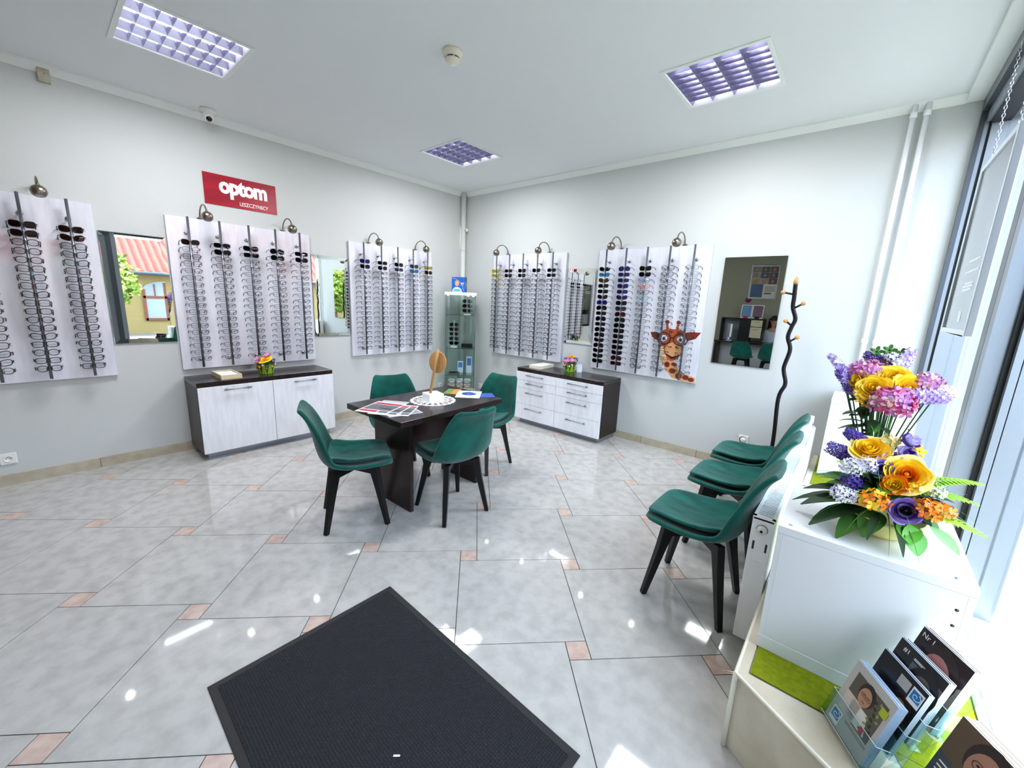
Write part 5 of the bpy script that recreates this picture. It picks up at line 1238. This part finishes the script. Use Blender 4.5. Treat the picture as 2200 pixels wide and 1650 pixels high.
# --- double-sided poster frame hung on chains in front of the glass
t = thing('hanging_poster_frame', 'double-sided poster frame hanging on chains inside the shop window', 'poster frame', (5.04, -1.34, 1.45))
b = MB(); W, H = .70, .845
for a in ((-W / 2, -W / 2 + .025, 0, H), (W / 2 - .025, W / 2, 0, H), (-W / 2 + .025, W / 2 - .025, 0, .025), (-W / 2 + .025, W / 2 - .025, H - .025, H)): b.box(-.014, a[0], a[2], .014, a[1], a[3])
b.obj('frame', mat('bright_aluminium', '#d4dade', .3, metal=.3), t, bevel=.003)
MB().box(-.007, -W / 2 + .024, .024, .007, W / 2 - .024, H - .024).obj('poster', mat('poster_grey', '#454d51', .12, noise=(2.5, '#6a7276', .35, .7, (1, 3, 1))), t)
b = MB()
for y0, y1, z in ((-.22, .05, .34), (-.24, .08, .29), (-.2, .0, .235), (-.2, .05, .22), (-.18, .04, .205)): b.box(-.0078, y0, z, -.007, y1, z + .010)
b.box(-.0078, -.1, .06, -.007, -.03, .11); b.obj('poster_lettering', col('#cdd3d5', .3), t)
for y in (.22, -.24):
    m = MB(); z = H; i = 0
    zt = 2.80 - 1.45
    while z < zt:
        a = [Vector((0, y, z + .009)) + (Vector((.005 * math.cos(u), 0, .011 * math.sin(u))) if i % 2 else Vector((0, .005 * math.cos(u), .011 * math.sin(u)))) for u in [2 * PI * q / 10 for q in range(10)]]
        m.tube(a, .0014, 4, closed=True); z += .0175; i += 1
    m.tube([(0, y, zt - .01), (0, y, zt + .02), (.05, y, zt + .02)], .003, 6)
    m.obj('chain', CHROME, t)

# ================================================================== RECEPTION CORNER BEHIND THE CAMERA (seen in the right-hand mirror)
chair(2.64, -6.55, -90, 'green velvet chair at the reception desk, left one in the mirror', 'green chairs at the reception desk')
chair(3.22, -6.55, -92, 'green velvet chair at the reception desk, right one in the mirror', 'green chairs at the reception desk')
t = thing('reception_desk', 'dark reception desk reflected in the mirror beside the coat stand', 'desk', (2.75, -7.25, 0))
MB().box(-.85, -.35, .715, .95, .35, .755).obj('desktop', WENGET, t, bevel=.002)
for x in (-.83, .85): MB().box(x, -.33, 0, x + .06, .33, .715).obj('side_panel', WENGE, t, bevel=.002)
MB().box(-.77, -.02, .15, .85, .0, .715).obj('modesty_panel', col('#b9bdc0', .4), t)
t = thing('desk_shelf', 'black two-sided shelf with drawers standing on the reception desk', 'shelf', (2.62, -7.42, .7553))
b = MB(); b.box(-.70, -.16, .54, .25, .16, .57); b.box(-.70, -.16, 0, -.68, .16, .54); b.box(-.28, -.16, 0, -.03, .14, .54); b.box(.23, -.16, 0, .25, .16, .54); b.obj('shelf_body', BLACKM, t, bevel=.002)
MB().box(-.68, -.15, 0, -.28, -.14, .54).obj('back_panel', col('#8f9498', .4), t)
for z0, z1 in ((.10, .36), (.375, .53)): d_ = MB().box(-.025, .13, z0, .225, .15, z1).obj('drawer', mat('cream_drawer', '#c8bf9c', .4), t, bevel=.002); MB().tube([(.05, .16, z1 - .05), (.15, .16, z1 - .05)], .004, 6).obj('handle', SILVER, d_)
t = thing('monitor', 'white-edged computer monitor seen edge-on on the reception desk', 'monitor', (2.16, -7.18, .7553), 1.2)
MB().box(-.22, -.02, .1, .22, .02, .42).obj('screen', ENAMEL, t, bevel=.004)
b = MB(); b.box(-.1, -.07, 0, .1, .07, .012); b.bar((0, 0, .01), (0, 0, .2), .05, .02); b.obj('stand', SILVER, t)
for i, (x, c_, lab) in enumerate(((2.43, '#2d6f9c', 'blue advertising card standing on the reception shelf'), (2.68, '#5a1f4a', 'dark purple advertising card standing on the reception shelf'))):
    t = thing('advert_card', lab, 'card', (x, -7.42, 1.3256), 0)
    b = MB(); b.bar((0, 0, 0), (0, -.05, .33), .24, .006, up=(1, 0, 0)); b = MB(); b.add([(-.12, .02, 0), (.12, .02, 0), (.12, -.03, .33), (-.12, -.03, .33), (-.12, .026, 0), (.12, .026, 0), (.12, -.024, .33), (-.12, -.024, .33)], [(0, 3, 2, 1), (4, 5, 6, 7), (0, 1, 5, 4), (2, 3, 7, 6), (0, 4, 7, 3), (1, 2, 6, 5)]); b.obj('card', PAPER, t)
    b = MB(); b.add([(.105, .0245, .03), (-.105, .0245, .03), (-.105, -.019, .315), (.105, -.019, .315)], [(0, 1, 2, 3)]); o = b.obj('print', col(c_, .35), t); solid(o, .002, 0)
    MB().box(-.05, .03, 0, .05, .06, .05).obj('red_label' if i == 0 else 'small_stand', col('#b81f38') if i == 0 else BLACKM, t)
t = thing('framed_poster', 'framed poster with portrait photos on the rear wall, seen in the mirror', 'poster', (2.56, -8.2995, 1.83))
b = MB()
for a in ((-.32, 0, .32, .025), (-.32, .835, .32, .86), (-.32, .025, -.295, .835), (.295, .025, .32, .835)): b.box(a[0], 0, a[1], a[2], .02, a[3])
b.obj('frame', SILVER, t, bevel=.003); MB().box(-.295, 0, .025, .295, .006, .835).obj('poster_sheet', col('#ded6bf', .3), t)
hues = ['#5d3b34', '#3c4450', '#7a6a5c', '#4a2630', '#2a2a30', '#8a7f74', '#5a2c26', '#9c8f88', '#a08a4c']
for i in range(9):
    cx, cz = -.195 + .195 * (i % 3), .75 - .15 * (i // 3); m = MB().box(-cx - .095, .006, cz - .073, -cx + .095, .008, cz + .073).obj('photo_panel', col(hues[i], .3), t)
    MB().lathe([(.0001, .0), (.035, 0), (.035, .0006), (.0001, .0006)], seg=14, mx=Matrix(((1, 0, 0, -cx), (0, 0, 1, .008), (0, 1.2, 0, cz), (0, 0, 0, 1)))).obj('printed_face', col('#b98d76', .35), t)
MB().box(-.28, .006, .04, 0.0, .008, .38).obj('blue_panel', col('#1d4a7c', .3), t)
for z in (.30, .25, .2): MB().box(.04, .006, z, .27, .008, z + .018).obj('text_line', DGREY, t)
MB().box(.04, .006, .12, .2, .008, .16).obj('text_line', DGREY, t)
t = thing('round_sticker', 'round purple sticker at the lower corner of the framed poster', 'sticker', (2.26, -8.299, 1.80))
MB().lathe([(.075, 0), (.075, .003), (.0001, .003)], seg=24, mx=Matrix(((1, 0, 0, 0), (0, 0, 1, 0), (0, 1, 0, 0), (0, 0, 0, 1)))).obj('sticker', col('#8a2a5a', .4), t)

# seated person behind the desk, seen only at the edge of the mirror
per = thing('person', 'person with long dark hair and glasses in a white blouse behind the reception desk', 'person', (3.01, -7.80, 0), PI / 2)
def skin_body(nm, joints, bones, m_, parent, root=0):
    me = bpy.data.meshes.new(nm); me.from_pydata([j[0] for j in joints], bones, []); me.materials.append(m_)
    o = bpy.data.objects.new(nm, me); COL.objects.link(o); o.parent = parent
    sk = o.modifiers.new('skin', 'SKIN'); sk.use_smooth_shade = True
    for i, j in enumerate(joints): me.skin_vertices[0].data[i].radius = (j[1], j[2] if len(j) > 2 else j[1]); me.skin_vertices[0].data[i].use_root = (i == root)
    ss = o.modifiers.new('subdivision', 'SUBSURF'); ss.levels = 1; ss.render_levels = 2
    return o
J = [((0, 0, .50), .13, .16), ((0.0, 0, .68), .115, .14), ((.02, 0, .88), .115, .15), ((.03, 0, 1.02), .09, .13), ((.035, 0, 1.10), .048, .05), ((.05, 0, 1.16), .045, .047), ((.065, 0, 1.22), .062, .058), ((.06, 0, 1.30), .078, .068), ((.05, 0, 1.36), .055, .05)]
Bn = [(i, i + 1) for i in range(8)]
for s in (1, -1):
    o = len(J); J += [((.02, s * .17, 1.0), .052), ((.06, s * .20, .80), .042), ((.28, s * .14, .79), .033), ((.33, s * .12, .785), .024), ((.39, s * .11, .78), .028)]; Bn += [(3, o), (o, o + 1), (o + 1, o + 2), (o + 2, o + 3), (o + 3, o + 4)]
    for f in range(4):
        k = len(J); J += [((.425, s * (.135 - .018 * f), .778), .0085), ((.46 + .008 * math.sin(f), s * (.138 - .018 * f), .768), .0075)]; Bn += [(o + 4, k), (k, k + 1)]
    k = len(J); J += [((.40, s * .07, .778), .010), ((.425, s * .055, .77), .008)]; Bn += [(o + 4, k), (k, k + 1)]
    o = len(J); J += [((.05, s * .09, .48), .085), ((.42, s * .10, .47), .062), ((.40, s * .10, .08), .042), ((.50, s * .10, .04), .035)]; Bn += [(0, o), (o, o + 1), (o + 1, o + 2), (o + 2, o + 3)]
skin_body('body', J, Bn, mat('skin_tone', '#c79a80', .5), per)
Jb = [((0, 0, .50), .15, .18), ((0.0, 0, .68), .13, .155), ((.02, 0, .88), .13, .165), ((.028, 0, 1.0), .105, .145), ((.033, 0, 1.065), .06, .065)]; Bb = [(0, 1), (1, 2), (2, 3), (3, 4)]
for s in (1, -1):
    o = len(Jb); Jb += [((.02, s * .17, 1.0), .064), ((.06, s * .20, .80), .053), ((.24, s * .15, .79), .044)]; Bb += [(3, o), (o, o + 1), (o + 1, o + 2)]
skin_body('blouse', Jb, Bb, col('#d9dde6', .7), per)
h = MB(); h.ball((.035, 0, 1.335), .092, 18, 12, sc=(1, .92, .95)); h.grid([[Vector((-.01 - .03 * math.sin(i / 6 * PI) + .05 * abs(math.cos(a)), .098 * math.sin(a) * (1 + .15 * i / 6), 1.34 - .34 * i / 6)) for a in [PI * (-.62 + 1.24 * j / 12) for j in range(13)]] for i in range(7)])
ho = h.obj('hair', col('#1a1210', .5), per, recalc=False); solid(ho, .03, -1)
b = MB(); b.tube([(.137, 0, 1.30), (.152, 0, 1.268), (.14, 0, 1.262)], [.008, .013, .007], 8); b.obj('nose', mat('skin_tone', '#c79a80'), per)
b = MB()
for s in (-1, 1): b.tube([Vector((.142, s * .031 + .024 * math.cos(a), 1.30 + .019 * math.sin(a))) for a in [2 * PI * i / 14 for i in range(14)]], .0022, 5, closed=True); b.tube([(.142, s * .055, 1.303), (.06, s * .078, 1.303)], .002, 5)
b.obj('glasses', BLACKP, per)
b = MB()
for s in (-1, 1): b.ball((.130, s * .03, 1.30), .011, 8, 6)
b.obj('eyes', [col('#2a1f1a', .3)], per)
b = MB(); b.ball((.125, 0, 1.235), .014, 10, 6, sc=(.6, 1.4, .5)); b.obj('mouth', LIPS, per)
b = MB()
for s in (-1, 1): b.ball((.055, s * .083, 1.29), .02, 8, 6, sc=(.6, .4, 1.2))
b.obj('ears', mat('skin_tone', '#c79a80'), per)
J3 = [((0, 0, .50), .16, .19)]; B3 = []
for s in (1, -1):
    o = len(J3); J3 += [((.05, s * .09, .48), .10), ((.42, s * .10, .47), .075), ((.40, s * .10, .12), .055)]; B3 += [(0, o), (o, o + 1), (o + 1, o + 2)]
skin_body('trousers', J3, B3, col('#22252c', .8), per)
t = thing('office_chair', 'dark office chair under the person behind the reception desk', 'chair', (3.01, -7.85, 0), PI / 2)
MB().box(-.22, -.23, .31, .25, .23, .37).obj('seat', BLACKP, t, bevel=.02)
MB().box(-.27, -.2, .5, -.22, .2, .95).obj('backrest', BLACKP, t, bevel=.02)
b = MB(); b.tube([(0, 0, .05), (0, 0, .31)], .03, 10); b.bar((-.2, 0, .33), (-.245, 0, .6), .05, .02); b.obj('column', BLACKP, t)
for k in range(5): a = 2 * PI * k / 5; MB().bar((0, 0, .07), (.27 * math.cos(a), .27 * math.sin(a), .03), .04, .03).obj('leg', BLACKP, t)
